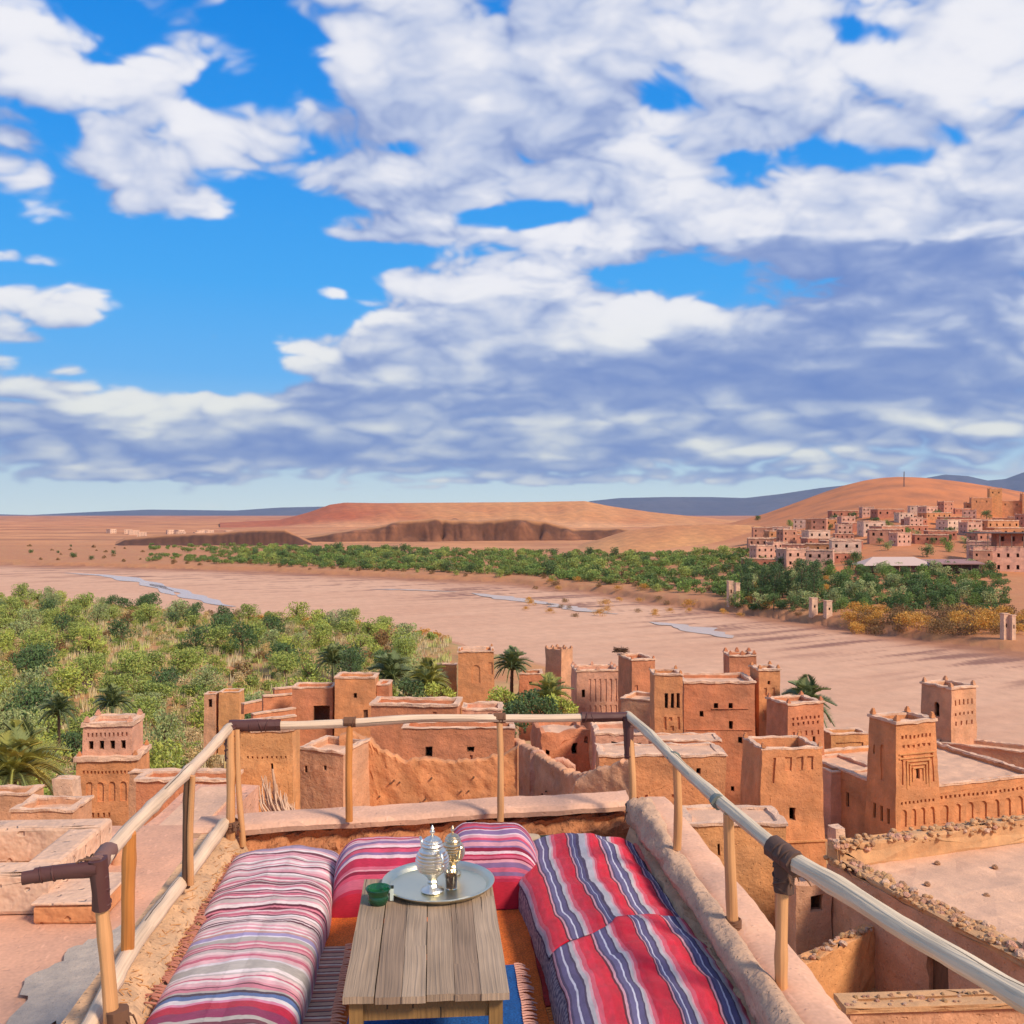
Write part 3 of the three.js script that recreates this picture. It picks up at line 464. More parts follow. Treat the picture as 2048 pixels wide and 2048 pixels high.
// centre right: the big kasbah
house('big red kasbah wall with six small windows and a pale roof edge', 1366, 1512, 1366, 1590, 92, { ...H0, D: 5, mat: MUD.red, taper: 0.03, rim: 0.2, rimOut: 0.1, name: 'kasbah', category: 'kasbah',
  win: [[1431, 1413, 9, 15], [1461, 1413, 9, 14], [1427, 1480, 9, 13], [1481, 1480, 9, 13], [1462, 1450, 8, 16], [1402, 1428, 8, 12], [1465, 1577, 7, 10]], extra: (g, { W, H, D }) => part('ledge', [box(W * 0.9, 0.07, 0.1, 0, H - 4.4, D / 2 * 0.985), box(W * 0.5, 0.07, 0.1, 1, H - 2.4, D / 2 * 0.992)], MUD.red, g) });
house('slim tower with three slit windows at the left end of the kasbah', 1308, 1366, 1350, 1480, 88, { ...TW, D: 3, mat: MUD.orange, horns: 4, hornSize: 0.23, taper: 0.05, rim: 0.16, rimOut: 0.1, win: [[1332, 1401, 7, 30], [1345, 1401, 7, 30], [1357, 1401, 7, 30], [1341, 1437, 7, 7, 'niche'], [1344, 1456, 8, 10, 'niche'], [1330, 1446, 5, 26, 'niche'], [1358, 1446, 5, 26, 'niche']] });
house('tall corner tower with stacked windows at the right end of the kasbah', 1516, 1563, 1340, 1500, 94, { ...TW, rot: 0.12, D: 2.6, mat: MUD.orange, horns: 4, hornSize: 0.27, taper: 0.06, rim: 0.16, rimOut: 0.12, win: [[1538, 1365, 6, 8], [1530, 1383, 6, 16, 'niche'], [1548, 1383, 6, 16, 'niche'], [1538, 1405, 8, 14], [1528, 1430, 6, 20, 'niche']] });
house('rear crenellated turret above the kasbah roof', 1458, 1513, 1312, 1380, 106, { ...TW, D: 3, mat: MUD.red, horns: 6, hornSize: 0.33, taper: 0.03, rim: 0.16, rimOut: 0.1 });
house('square tower with a brushwood nest on its top left corner', 1262, 1312, 1320, 1450, 104, { ...TW, rot: 0.25, D: 4.2, mat: MUD.red, taper: 0.04, rim: 0.18, rimOut: 0.12, horns: 2, hornSize: 0.20, win: [[1272, 1390, 6, 40, 'niche']],
  extra: (g, { W, H, D }) => { const r = rng(6), l = []; for (let k = 0; k < 70; k++) { const a = r() * 6.28, b = r() * 6.28, c = V(-W / 2 + 0.1 + (r() - 0.5) * 0.5, H + 0.45 + r() * 0.35, -D / 2 + 0.6 + (r() - 0.5) * 0.5), d = V(Math.cos(a) * 0.8, (r() - 0.5) * 0.4, Math.sin(a) * 0.8); l.push(pole([c.clone().sub(d), c.clone().add(d)], 0.03, 0.02, { seg: 4, steps: 1, seed: k })); } part('nest', l, OLDWOOD, g).userData.kind = 'stuff'; } });
house('ornate house front with tall fluted niches and worn battlements', 1152, 1240, 1342, 1450, 112, { ...H0, rot: 0.1, D: 4, mat: MUD.pink, horns: 8, hornSize: 0.31, taper: 0.03, rim: 0.18, rimOut: 0.1, holes: (W, H) => [...row('f', 6, -W / 2 + 1.6, W / 2 - 0.4, H - 3.5, 0.26, 2.6, 'niche'), ...row('f', 6, -W / 2 + 1.6, W / 2 - 0.4, H - 5.2, 0.26, 1.3, 'niche', true), { f: 'f', x: -W / 2 + 0.8, y: H - 3, w: 0.4, h: 0.9 }, { f: 'f', x: -W / 2 + 0.8, y: H - 5.4, w: 0.4, h: 1.2, k: 'niche' }] });
house('ruined turret with ragged crenels and a brightly lit right side', 1090, 1122, 1298, 1385, 125, { ...TW, rot: -0.75, D: 2.4, mat: MUD.tan, horns: 8, hornSize: 0.27, taper: 0.05, wob: 0.12, rim: 0 });
house('small low house with broken wall tops left of the ruined turret', 1038, 1086, 1348, 1385, 122, { ...H0, D: 3, mat: MUD.red, wob: 0.12, win: [[1062, 1366, 6, 7]] });
house('isolated tower with an arched niche between the palms', 915, 990, 1304, 1425, 115, { ...TW, rot: 0.05, D: 4.4, mat: MUD.orange, taper: 0.06, rim: 0.14, rimOut: 0.12, horns: 3, hornSize: 0.23, win: [[952, 1348, 18, 36, 'niche', true], [983, 1337, 9, 24, 'niche'], [940, 1412, 7, 9], [975, 1412, 8, 10]],
  extra: (g, { W, H, D }) => part('hood', [box(W * 0.62, 0.2, 0.6, -0.2, H + 0.3, D / 2 - 0.8)], MUD.pale, g) });
house('ochre garden wall left of the isolated tower', 862, 914, 1330, 1400, 121, { ...H0, D: 1.2, mat: MUD.ochre });

// left of the centre
house('flat-roofed orange house with one tiny window among the fields', 668, 752, 1356, 1450, 104, { ...H0, D: 3, mat: MUD.orange, rim: 0.16, rimOut: 0.1, win: [[710, 1391, 7, 10], [732, 1432, 10, 26, 'doorway']] });
house('stepped annex on the right side of the flat-roofed orange house', 753, 779, 1370, 1440, 105, { ...H0, D: 3, mat: MUD.red });
house('low wing with a wide dark doorway left of the orange house', 582, 667, 1376, 1450, 105, { ...H0, D: 3, mat: MUD.red, rim: 0.14, win: [[644, 1427, 34, 32]] });
house('tiny orange hut among the shrubs', 437, 480, 1384, 1420, 132, { ...H0, D: 2.6, mat: MUD.ochre, rim: 0.06 });
house('small ruined shed with a dark opening beside the tiny hut', 408, 432, 1388, 1420, 132, { ...H0, D: 2, mat: MUD.tan, rim: 0.05, win: [[421, 1406, 8, 16]] });
house('long low house with a slanting pale roof edge behind the far rail', 737, 918, 1412, 1490, 78, { ...H0, D: 3, rot: -0.06, mat: MUD.red, rim: 0.2, rimOut: 0.14, win: [[872, 1432, 8, 18, 'niche']] });
house('small broken roofs right of the long low house', 922, 1005, 1420, 1480, 80, { ...H0, D: 3, mat: MUD.pink, wob: 0.16, win: [[935, 1440, 12, 14], [980, 1432, 10, 10]] });
house('small mud house with a slanted wall top by the ornate house', 1240, 1310, 1400, 1480, 96, { ...H0, D: 4, rot: -0.5, mat: MUD.tan, wob: 0.14 });

// below the far rail
house('plain orange house with a row of small holes under its roof', 478, 588, 1462, 1612, 52, { ...H0, D: 1.8, mat: MUD.ochre, win: [[545, 1536, 5, 20]], holes: (W, H) => row('f', 9, -1.0, 1.1, H - 1.45, 0.1, 0.13) });
house('shaded mud house with a pale roof right of the plain orange house', 590, 690, 1502, 1616, 55, { ...H0, D: 3.2, rot: -0.35, mat: MUD.tan, rim: 0.14, win: [[652, 1534, 7, 10], [608, 1542, 8, 14]] });
house('weathered house with two square windows above the rough wall', 800, 1034, 1456, 1560, 66, { ...H0, D: 2.2, mat: MUD.red, rim: 0.05, wob: 0.1, win: [[855, 1503, 15, 20], [941, 1498, 16, 11], [943, 1514, 6, 10, 'niche']] });
// a ruined wall: its jagged top as [px, py] seen from the terrace, running from depth d0 to d1
function ruin(label, top, bot, d0, d1, thick, mat, seed, pits = 0) {
  const n = top.length, P = top.map(([px, py], i) => at(px, py, lerp(d0, d1, (px - top[0][0]) / (top[n - 1][0] - top[0][0])))), c = P[0].clone().lerp(P[n - 1], 0.5), base = at(1024, bot, (d0 + d1) / 2).y - 4;
  const g = thing('ruined_wall', label, 'wall', [c.x, base, c.z]), L0 = Math.hypot(P[n - 1].x - P[0].x, P[n - 1].z - P[0].z), dir = V(P[n - 1].x - P[0].x, 0, P[n - 1].z - P[0].z).normalize(), nor = V(-dir.z, 0, dir.x), m = Math.round(L0 / 0.16), rows = 34, pos = [], idx = [];
  g.rotation.y = -Math.atan2(dir.z, dir.x);
  const line = P.map((p) => [Math.hypot(p.x - P[0].x, p.z - P[0].z), p.y - base]), ring = rows * 2 + 5;
  for (let i = 0; i <= m; i++) {
    const x = i / m * L0, h = seg(line, x) + 0.22 * N3.noise(x * 1.7, seed, 1) + 0.14 * N3.noise(x * 4.6, seed, 2), put = (y, z) => { const e = 0.13 * N3.noise(x * 0.9, y * 0.9, seed) + 0.09 * N3.noise(x * 2.6, y * 2.6, seed + 3) + 0.05 * N3.noise(x * 6, y * 6, seed); pos.push(x - L0 / 2, y, z + e * (z > 0 ? 1 : -1) * 1.0); };
    for (let j = 0; j <= rows; j++) put(h * j / rows, thick / 2 * (1.25 - 0.5 * j / rows));
    for (let j = 1; j <= 3; j++) put(h + 0.1 * Math.sin(j / 4 * Math.PI), thick * 0.375 * Math.cos(j / 4 * Math.PI));
    for (let j = rows; j >= 0; j--) put(h * j / rows, -thick / 2 * (1.25 - 0.5 * j / rows));
  }
  for (let i = 0; i < m; i++) for (let j = 0; j < ring - 1; j++) { const q = i * ring + j; idx.push(q, q + ring, q + 1, q + 1, q + ring, q + ring + 1); }
  for (const [o, f] of [[0, 1], [m * ring, 0]]) for (let j = 1; j < ring - 1; j++) f ? idx.push(o, o + j, o + j + 1) : idx.push(o, o + j + 1, o + j);
  const s = new THREE.BufferGeometry(); s.setAttribute('position', new THREE.Float32BufferAttribute(pos, 3)); s.setIndex(idx);
  part('wall', mottle(toCreasedNormals(boxUV(s), 1.0), seed), mat, g);
  const r = rng(seed); for (let i = 0; i < pits; i++) { const x = L0 * (0.06 + 0.88 * r()), hh = seg(line, x), st = part('beam_stub', pole([V(0, 0, -0.1), V(0, 0, 0.14)], 0.06, 0.05, { seg: 6, steps: 2, seed: i }), OLDWOOD, g); st.position.set(x - L0 / 2, hh * (0.62 + 0.28 * r()), thick / 2 - 0.06); }
}
ruin('long rough mud wall with a crumbling top behind the far coping', [[682, 1470], [698, 1462], [722, 1474], [742, 1478], [760, 1500], [792, 1512], [812, 1522], [850, 1516], [905, 1524], [962, 1518], [1000, 1512], [1036, 1494]], 1612, 58, 57, 0.9, MUD.orange, 3, 12);
ruin('shaded crumbling wall falling away to the right', [[1032, 1478], [1052, 1490], [1072, 1496], [1098, 1516], [1124, 1530], [1150, 1548], [1186, 1546]], 1608, 67, 55, 0.8, MUD.tan, 7, 4);
ruin('rounded mud wall rising to the right under the railing corner', [[1144, 1588], [1156, 1558], [1184, 1543], [1222, 1530], [1262, 1520]], 1636, 50, 48.5, 0.7, MUD.tan, 11, 0);
ruin('broken wall remnant in front of the broken orange ruin', [[1062, 1506], [1078, 1500], [1100, 1520], [1126, 1516], [1150, 1532]], 1570, 63, 62, 0.5, MUD.pink, 15, 2);
house('broken orange ruin with two dark openings behind the crumbling wall', 1080, 1180, 1462, 1540, 70, { ...H0, D: 4, rot: 0.15, mat: MUD.red, wob: 0.28, rim: 0, win: [[1150, 1500, 12, 22], [1172, 1482, 9, 14], [1095, 1502, 8, 9]] });
house('low house with a clean pale roof under the right railing', 1196, 1452, 1512, 1650, 50, { ...H0, D: 2.6, mat: MUD.orange, taper: 0.02, rim: 0.1, rimOut: 0.06, roofDrop: 0.1, wob: 0.1, win: [[1272, 1596, 6, 7, 'niche'], [1292, 1594, 6, 7, 'niche'], [1316, 1597, 6, 7, 'niche'], [1348, 1592, 6, 7, 'niche'], [1398, 1540, 9, 12]] });
house('little roof with stacked slabs behind the right railing corner', 1190, 1300, 1470, 1510, 66, { ...H0, D: 4, mat: MUD.pink, wob: 0.14, win: [[1228, 1488, 14, 9], [1280, 1490, 10, 7]] });
house('narrow pale roof at the foot of the kasbah wall', 1300, 1445, 1482, 1530, 74, { ...H0, D: 2.5, mat: MUD.red, rim: 0.1, roofDrop: 0.1 });
house('orange house with a narrow slit beside the right railing', 1372, 1575, 1650, 1775, 42, { ...H0, D: 2.6, mat: MUD.ochre, taper: 0.02, roofDrop: 0.12, win: [[1437, 1700, 5, 24]] });

// bottom right: roofs, rubble walls and the small yard
const stoneRand = rng(401);
const stoneShapes = Array.from({ length: 5 }, (_, k) => { const g = new THREE.IcosahedronGeometry(1, 1); push(g, (v) => { const q = 1 + 0.35 * N3.noise(v.x * 1.6 + k * 9, v.y * 1.6, v.z * 1.6); v.multiplyScalar(q); v.y *= 0.7; }); return boxUV(g); });
const STONES = [MUD.tan, MUD.pale, MUD.pink, mud(206, 160, 112), mud(184, 138, 104)];
function stones(parent, n, spot, s0, s1) { for (let k = 0; k < n; k++) { const p = spot(k / n, stoneRand), m = part('stone', stoneShapes[k % 5], STONES[Math.floor(stoneRand() * 5)], parent), s = lerp(s0, s1, stoneRand() ** 2); m.position.copy(p); m.scale.set(s * (0.8 + stoneRand() * 0.5), s, s * (0.8 + stoneRand() * 0.5)); m.rotation.set(stoneRand() * 0.5, stoneRand() * 6.28, stoneRand() * 0.5); } }
{
  const rot = 0.35, g = house('broad flat mud roof with rubble edges at the lower right', 1660, 2460, 1722, 1860, 38, { rot, D: 16, sink: 4, holes: (W, H) => [{ f: 'l', x: -2.2, y: 3.6, w: 0.95, h: 1.75, k: 'doorway' }], mat: MUD.tan, taper: 0.0, wob: 0.14, rim: 0, roofDrop: 0.24 });
  // moved so that the photographed left edge runs towards the viewer
  const W = 800 / F * 38 / Math.cos(rot), H = 138 / F * 38 + 4, D = 16;
  const at0 = at(1652, 1724, 38.5); g.position.set(at0.x + Math.cos(rot) * W / 2 + Math.sin(rot) * D / 2, at0.y - H, at0.z - Math.sin(rot) * W / 2 + Math.cos(rot) * D / 2);
  const sh = (list) => boxUV(push(tessell(0.35, 5).modify(list), (v) => { const e = 0.13 * N3.noise(v.x * 1.6, v.y * 1.6, v.z * 1.6) + 0.09 * N3.noise(v.x * 4.3, v.y * 4.3, v.z * 4.3); v.x += e; v.y += e * (v.y > 0 ? 1 : 0); v.z += e; }));
  part('rubble_parapet', [sh(new THREE.BoxGeometry(W, 0.95, 0.6).translate(0, H + 0.35, -D / 2 + 0.3))], RUBBLE, g);
  part('rubble_edge', [sh(new THREE.BoxGeometry(0.7, 0.3, D - 0.8).translate(-W / 2 + 0.32, H + 0.05, 0.3))], RUBBLE, g);
  stones(g, 190, (f, r) => V(-W / 2 + 0.05 + r() * 0.75, H + 0.16 + r() * 0.1, lerp(-D / 2, D / 2, f)), 0.07, 0.17);
  stones(g, 110, (f, r) => V(lerp(-W / 2, 0, f), H + 0.8 + r() * 0.15 - 0.2 * Math.abs(Math.sin(f * 9)), -D / 2 + 0.05 + r() * 0.6), 0.08, 0.2);
  { const q = []; for (let i = 0; i < 620; i++) { const e = i % 5 < 3, s = 0.05 + 0.09 * stoneRand(), m = stoneShapes[i % 5].clone(); m.scale(s, s, s); m.rotateY(stoneRand() * 6); e ? m.translate(-W / 2 - 0.1 + stoneRand() * 1.0, H + 0.12 + stoneRand() * 0.14, lerp(-D / 2, D / 2, stoneRand())) : m.translate(lerp(-W / 2, 0.2 * W, stoneRand()), H + 0.55 + stoneRand() * 0.42, -D / 2 + 0.05 + stoneRand() * 0.65); q.push(m); } part('rubble', q, RUBBLE, g).userData.kind = 'stuff'; }
  const cone = sh(new THREE.ConeGeometry(0.7, 1.3, 14, 4).translate(-W / 2 + 0.9, H + 0.4, 1.0)); part('mud_mound', cone, MUD.tan, g);
  const px = []; for (const [a, b] of [[2.2, -5], [4.2, -6.6], [3.4, -3.4], [6, -5.5]]) { const m = stoneShapes[1].clone(); m.scale(0.12, 0.12, 0.12); m.translate(-W / 2 + a, H - 0.06, b); px.push(m); } for (const q of px) part('loose_stone', q, STONES[4], g);
}
{
  const w = thing('rubble_wall', 'ruined rubble wall with a pillar stub below the carved tower', 'wall', at(1700, 1725, 44), 0.3), sh = (g, e0 = 0.3) => boxUV(push(tessell(0.3, 5).modify(g), (v) => { const e = e0 * (0.6 * N3.noise(v.x * 1.4, v.y * 1.4, v.z * 1.4) + 0.4 * N3.noise(v.x * 4, v.y * 4, v.z * 4)); v.x += e; v.y += e; v.z += e; }));
  part('pillar', sh(new THREE.BoxGeometry(0.55, 3.2, 0.6).translate(-0.3, -0.1, -0.6), 0.12), MUD.pale, w);
  part('wall', [sh(new THREE.CylinderGeometry(0.2, 0.8, 2.2, 4, 4).scale(1.6, 1, 0.7).translate(0.6, -0.6, -0.3)), sh(new THREE.BoxGeometry(4, 1.1, 0.6).translate(-2.0, -1.3, 1.4))], RUBBLE, w);
  stones(w, 22, (f, r) => V(lerp(-3.8, 0, f), -0.75 + r() * 0.12, 1.2 + r() * 0.5), 0.1, 0.22);
}
house('short stone house front with a dark hole beside the railing post', 1592, 1668, 1768, 1905, 38, { ...H0, D: 2.5, rot: 0.1, mat: MUD.tan, wob: 0.1, rim: 0, win: [[1634, 1806, 26, 32]] });
{
  const a = V(13.0, 26.9, -35.9), b = V(9.5, 26.75, -33.0), L0 = a.distanceTo(b), g = thing('yard_wall', 'low yard wall with a rubble top running from the flat roof towards the terrace', 'wall', [(a.x + b.x) / 2, 25.2, (a.z + b.z) / 2], -Math.atan2(b.z - a.z, b.x - a.x));
  part('wall', boxUV(push(tessell(0.25, 5).modify(new THREE.BoxGeometry(L0 + 0.6, 2.6, 0.5).translate(0, 0.3, 0)), (v) => { const e = 0.08 * N3.noise(v.x * 1.6, v.y * 1.6, v.z * 1.6) + 0.05 * N3.noise(v.x * 4, v.y * 4, v.z * 4); v.x += e; v.y += e; v.z += e; })), MUD.ochre, g);
  stones(g, 34, (f, r) => V(lerp(-L0 / 2, L0 / 2, f), 1.6 + r() * 0.12, (r() - 0.5) * 0.5), 0.07, 0.15);
  const c = V(9.3, 0, -32.9), d = V(12.3, 0, -27.5), M0 = c.distanceTo(d), g2 = thing('yard_wall', 'near wall of the small yard, pale along its top', 'wall', [(c.x + d.x) / 2, 25.2, (c.z + d.z) / 2], -Math.atan2(d.z - c.z, d.x - c.x));
  part('wall', boxUV(push(tessell(0.25, 5).modify(new THREE.BoxGeometry(M0, 2.0, 0.5).translate(0, -0.2, 0)), (v) => { const e = 0.08 * N3.noise(v.x * 1.6, v.y * 1.6, v.z * 1.6); v.x += e; v.y += e - 0.07 * (v.x + M0 / 2) * (v.y > 0 ? 1 : 0); v.z += e; })), MUD.tan, g2);
}
{
  const g = house('straw-topped boundary wall along the bottom right edge', 1690, 2130, 2014, 2130, 25, { ...H0, rot: 0.06, D: 0.6, sink: 2, mat: MUD.tan, taper: 0.01, rim: 0, wob: 0.06, roofDrop: -0.05, roofMat: RUBBLE });
  const W = 440 / F * 25, H = 116 / F * 25 + 2;
  part('coping', boxUV(push(tessell(0.12, 5).modify(new THREE.BoxGeometry(W + 0.2, 0.14, 0.8)), (v) => { const e = 0.05 * N3.noise(v.x * 4, v.y * 4, v.z * 4) + 0.03 * N3.noise(v.x * 11, 1, v.z * 11); v.y += e; v.z += e; })).translate(0, H + 0.06, 0), RUBBLE, g);
  stones(g, 46, (f, r) => V(lerp(-W / 2, W / 2, f), H + 0.12 + r() * 0.03, (r() - 0.5) * 0.6), 0.04, 0.09);
}

// left: the two-tier tower, the neighbour's roof, low walls
{
  const d = 62, k = F / d, W = 118 / k, D = 3.3, sink = 3, H1 = 155 / k + sink, H2 = 62 / k, p = at(207, 1676, d);
  const g = thing('mud_tower', 'two-tier carved mud tower rising at the far left', 'tower', [p.x, p.y - sink, p.z - D / 2], 0.1);
  block(g, { W: W * 1.06, H: H1, D, taper: 0.07, mat: MUD.orange, rim: 0.28, rimOut: 0.16, wob: 0.07, horns: 4, hornSize: 0.23, holes: [...row('f', 4, -1.1, 1.15, H1 - 2.6, 0.42, 1.25, 'niche', true), ...row('f', 13, -1.5, 1.5, H1 - 0.85, 0.13, 0.2), ...row('f', 5, -1.2, 0.2, H1 - 3.6, 0.14, 0.3), ...row('r', 3, -0.9, 0.9, H1 - 2.5, 0.4, 1.2, 'niche', true), { f: 'f', x: -0.1, y: H1 - 4.4, w: 0.14, h: 0.4 }] });
  block(g, { W: W * 0.82, H: H2, D: D * 0.8, y0: H1 + 0.15, taper: 0.03, mat: MUD.pink, rim: 0.26, rimOut: 0.12, wob: 0.05, horns: 4, hornSize: 0.27, holes: [...row('f', 4, -1.0, 1.0, 0.5, 0.3, 0.55, 'window'), ...row('f', 10, -1.2, 1.2, 1.3, 0.12, 0.26)] });
}
{
  const roofY = CAM_Y - 4.1, g = thing('mud_house', 'neighbouring flat pink roof just below the left parapet', 'house', [-4.6, roofY, -9.4], 0.03);
  part('roof', boxUV(push(tessell(0.3, 5).modify(new THREE.BoxGeometry(5.6, 0.3, 7.0)), (v) => { v.y += 0.03 * N3.noise(v.x * 0.9, 3, v.z * 0.9) + 0.012 * N3.noise(v.x * 4, 1, v.z * 4); })).translate(0, -0.15, 0), mud(224, 168, 138, { size: 3, bump: 0.02 }), g);
  part('wall', box(5.4, 7, 6.8, 0, -3.81, 0), MUD.orange, g);
  const c = new THREE.CircleGeometry(1, 60); c.rotateX(-Math.PI / 2); push(c, (v) => { const a = Math.atan2(v.z, v.x), r = Math.hypot(v.x, v.z), q = 1 + 0.32 * perlin(Math.cos(a) * 2 + 4, Math.sin(a) * 2) + 0.14 * perlin(Math.cos(a) * 6, Math.sin(a) * 6); v.set(v.x * 0.5 * q + 0.85, 0.045, v.z * 1.0 * q + 0.75); });
  part('cement_patch', boxUV(c), mud(186, 170, 156, { size: 0.9, bump: 0.02 }), g);
  const well = thing('roof_well', 'square mud-walled light well on the neighbouring roof', 'light well', [-5.85, roofY, -10.85], 0.05);
  const wk = (w, d, x, z) => boxUV(push(tessell(0.25, 4).modify(worn(w, 0.44, d, 0.05, x, 0.22, z)), (v) => { const e = 0.018 * N3.noise(v.x * 2, v.y * 2, v.z * 2); v.x += e; v.y += e; }));
  part('rim', [wk(2.1, 0.36, 0, 0.72), wk(2.1, 0.34, 0, -0.75), wk(0.36, 1.1, 0.87, 0), wk(0.36, 1.1, -0.87, 0)], MUD.pale, well);
  part('shaft_floor', box(1.4, 0.02, 1.15, 0, 0.03, 0), MUD.ochre, well);
  const bench = thing('mud_block', 'low smooth mud block beside the light well', 'mud block', [-4.47, roofY, -10.18], 0.05);
  part('body', boxUV(push(tessell(0.12, 4).modify(worn(0.66, 0.19, 0.8, 0.03, 0, 0.095, 0)), (v) => { v.y += 0.008 * N3.noise(v.x * 4, v.y, v.z * 4); })), MUD.orange, bench);
  part('cap', boxUV(worn(0.70, 0.03, 0.84, 0.012, 0, 0.21, 0)), MUD.pale, bench);
  const sp = thing('roof_spout', 'broken stub of a clay spout beside the light well', 'spout', [-4.62, roofY, -11.45], 0.3); part('pipe', pole([V(0, 0, 0), V(0, 0.18, 0), V(0.05, 0.3, 0.02)], 0.07, 0.05, { seed: 4, rough: 0.2 }), MUD.tan, sp); part('lip', new THREE.TorusGeometry(0.055, 0.016, 6, 14).rotateX(Math.PI / 2).translate(0.05, 0.3, 0.02), MUD.pale, sp);
}
house('small orange wall with a dotted frieze seen through the left railing', 300, 378, 1652, 1720, 21, { ...H0, D: 1.5, rot: 0.05, mat: MUD.ochre, rim: 0.05, rimOut: 0.03, wob: 0.03, holes: (W, H) => row('f', 9, -0.36, 0.36, H - 0.12, 0.035, 0.04) });
house('pale lower roof terrace beyond the left railing', 200, 380, 1722, 1800, 17, { ...H0, D: 5, mat: MUD.pink, rim: 0, roofDrop: 0.08, wob: 0.06 });
house('low double wall on the left below the shrubs', 268, 470, 1562, 1620, 50, { ...H0, D: 2, mat: MUD.red, rim: 0.14, rimOut: 0.1, wob: 0.08, win: [[420, 1590, 60, 36, 'niche']] });
house('longer garden wall behind the low double wall', 255, 480, 1546, 1580, 57, { ...H0, D: 0.8, mat: MUD.tan, rim: 0.1 });
house('low shed wall beneath the palm at the left edge', 20, 148, 1622, 1690, 48, { ...H0, D: 2.4, mat: MUD.tan, rim: 0.12, rimOut: 0.08, wob: 0.1, win: [[110, 1655, 20, 14], [80, 1606, 20, 12]] });
house('crumbling pillar stub left of the two-tier tower', 104, 146, 1560, 1640, 54, { ...H0, D: 1.2, mat: MUD.pale, wob: 0.2, rim: 0, noRoof: true });
house('low mud pen among the shrubs at the left edge', -60, 60, 1590, 1640, 60, { ...H0, D: 2, mat: MUD.tan, wob: 0.12 });
// terraced field walls above the orange house
const fieldWall = (label, a, b, d, h) => { const p = at(a[0], a[1], d), q = at(b[0], b[1], d * 1.03), L0 = p.distanceTo(q), g = thing('field_wall', label, 'wall', p.clone().lerp(q, 0.5).setY((p.y + q.y) / 2 - h), Math.atan2(-(q.z - p.z), q.x - p.x)); part('wall', boxUV(push(tessell(0.5, 5).modify(new THREE.BoxGeometry(L0, h * 2, 0.5)), (v) => { v.y += 0.16 * N3.noise(v.x * 1.1, 2, 1); v.z += 0.1 * N3.noise(v.x, v.y, 3); })), MUD.red, g); part('cap', boxUV(push(tessell(0.5, 5).modify(new THREE.BoxGeometry(L0, 0.14, 0.7).translate(0, h + 0.05, 0)), (v) => { v.y += 0.16 * N3.noise(v.x * 1.1, 2, 1); })), MUD.pale, g); };
fieldWall('topmost thin terrace wall left of the orange house', [548, 1374], [640, 1372], 112, 0.9);
fieldWall('second terrace wall down, left of the low wing', [526, 1390], [640, 1386], 109, 0.8);
fieldWall('third terrace wall down with a pale cap', [505, 1424], [590, 1420], 102, 0.7);
fieldWall('lowest terrace wall just above the far rail', [480, 1440], [592, 1434], 96, 0.8);
fieldWall('short broken wall behind the tiny orange hut', [486, 1404], [540, 1400], 118, 0.6);
// brushwood leaning against the orange house
{
  const p = at(560, 1634, 50), g = thing('brushwood_pile', 'pale pile of dead branches leaning against the plain orange house', 'brushwood', p, 0.2), r = rng(21), l = [];
  for (let k = 0; k < 70; k++) { const x = -0.9 + r() * 1.8, h = 2.3 * (1 - Math.abs(x + 0.55) / 1.9) * (0.5 + r() * 0.6), z = 0.2 + r() * 0.8; l.push(pole([V(x + 0.5 + r() * 0.4, -0.1, z), V(x + (r() - 0.5) * 0.3, h * 0.5, z - 0.2), V(x - 0.3 * r(), h, -0.1)], 0.05 + r() * 0.04, 0.02, { seg: 5, steps: 4, seed: k, rough: 0.3 })); }
  part('branches', l, timber(232, 190, 160), g).userData.kind = 'stuff';
  const logs = part('log', pole([V(-0.55, -0.1, 0.5), V(-0.2, 1.0, 0.2), V(-0.35, 2.5, 0)], 0.12, 0.06, { seed: 3, rough: 0.3 }), timber(214, 170, 140), g);
}

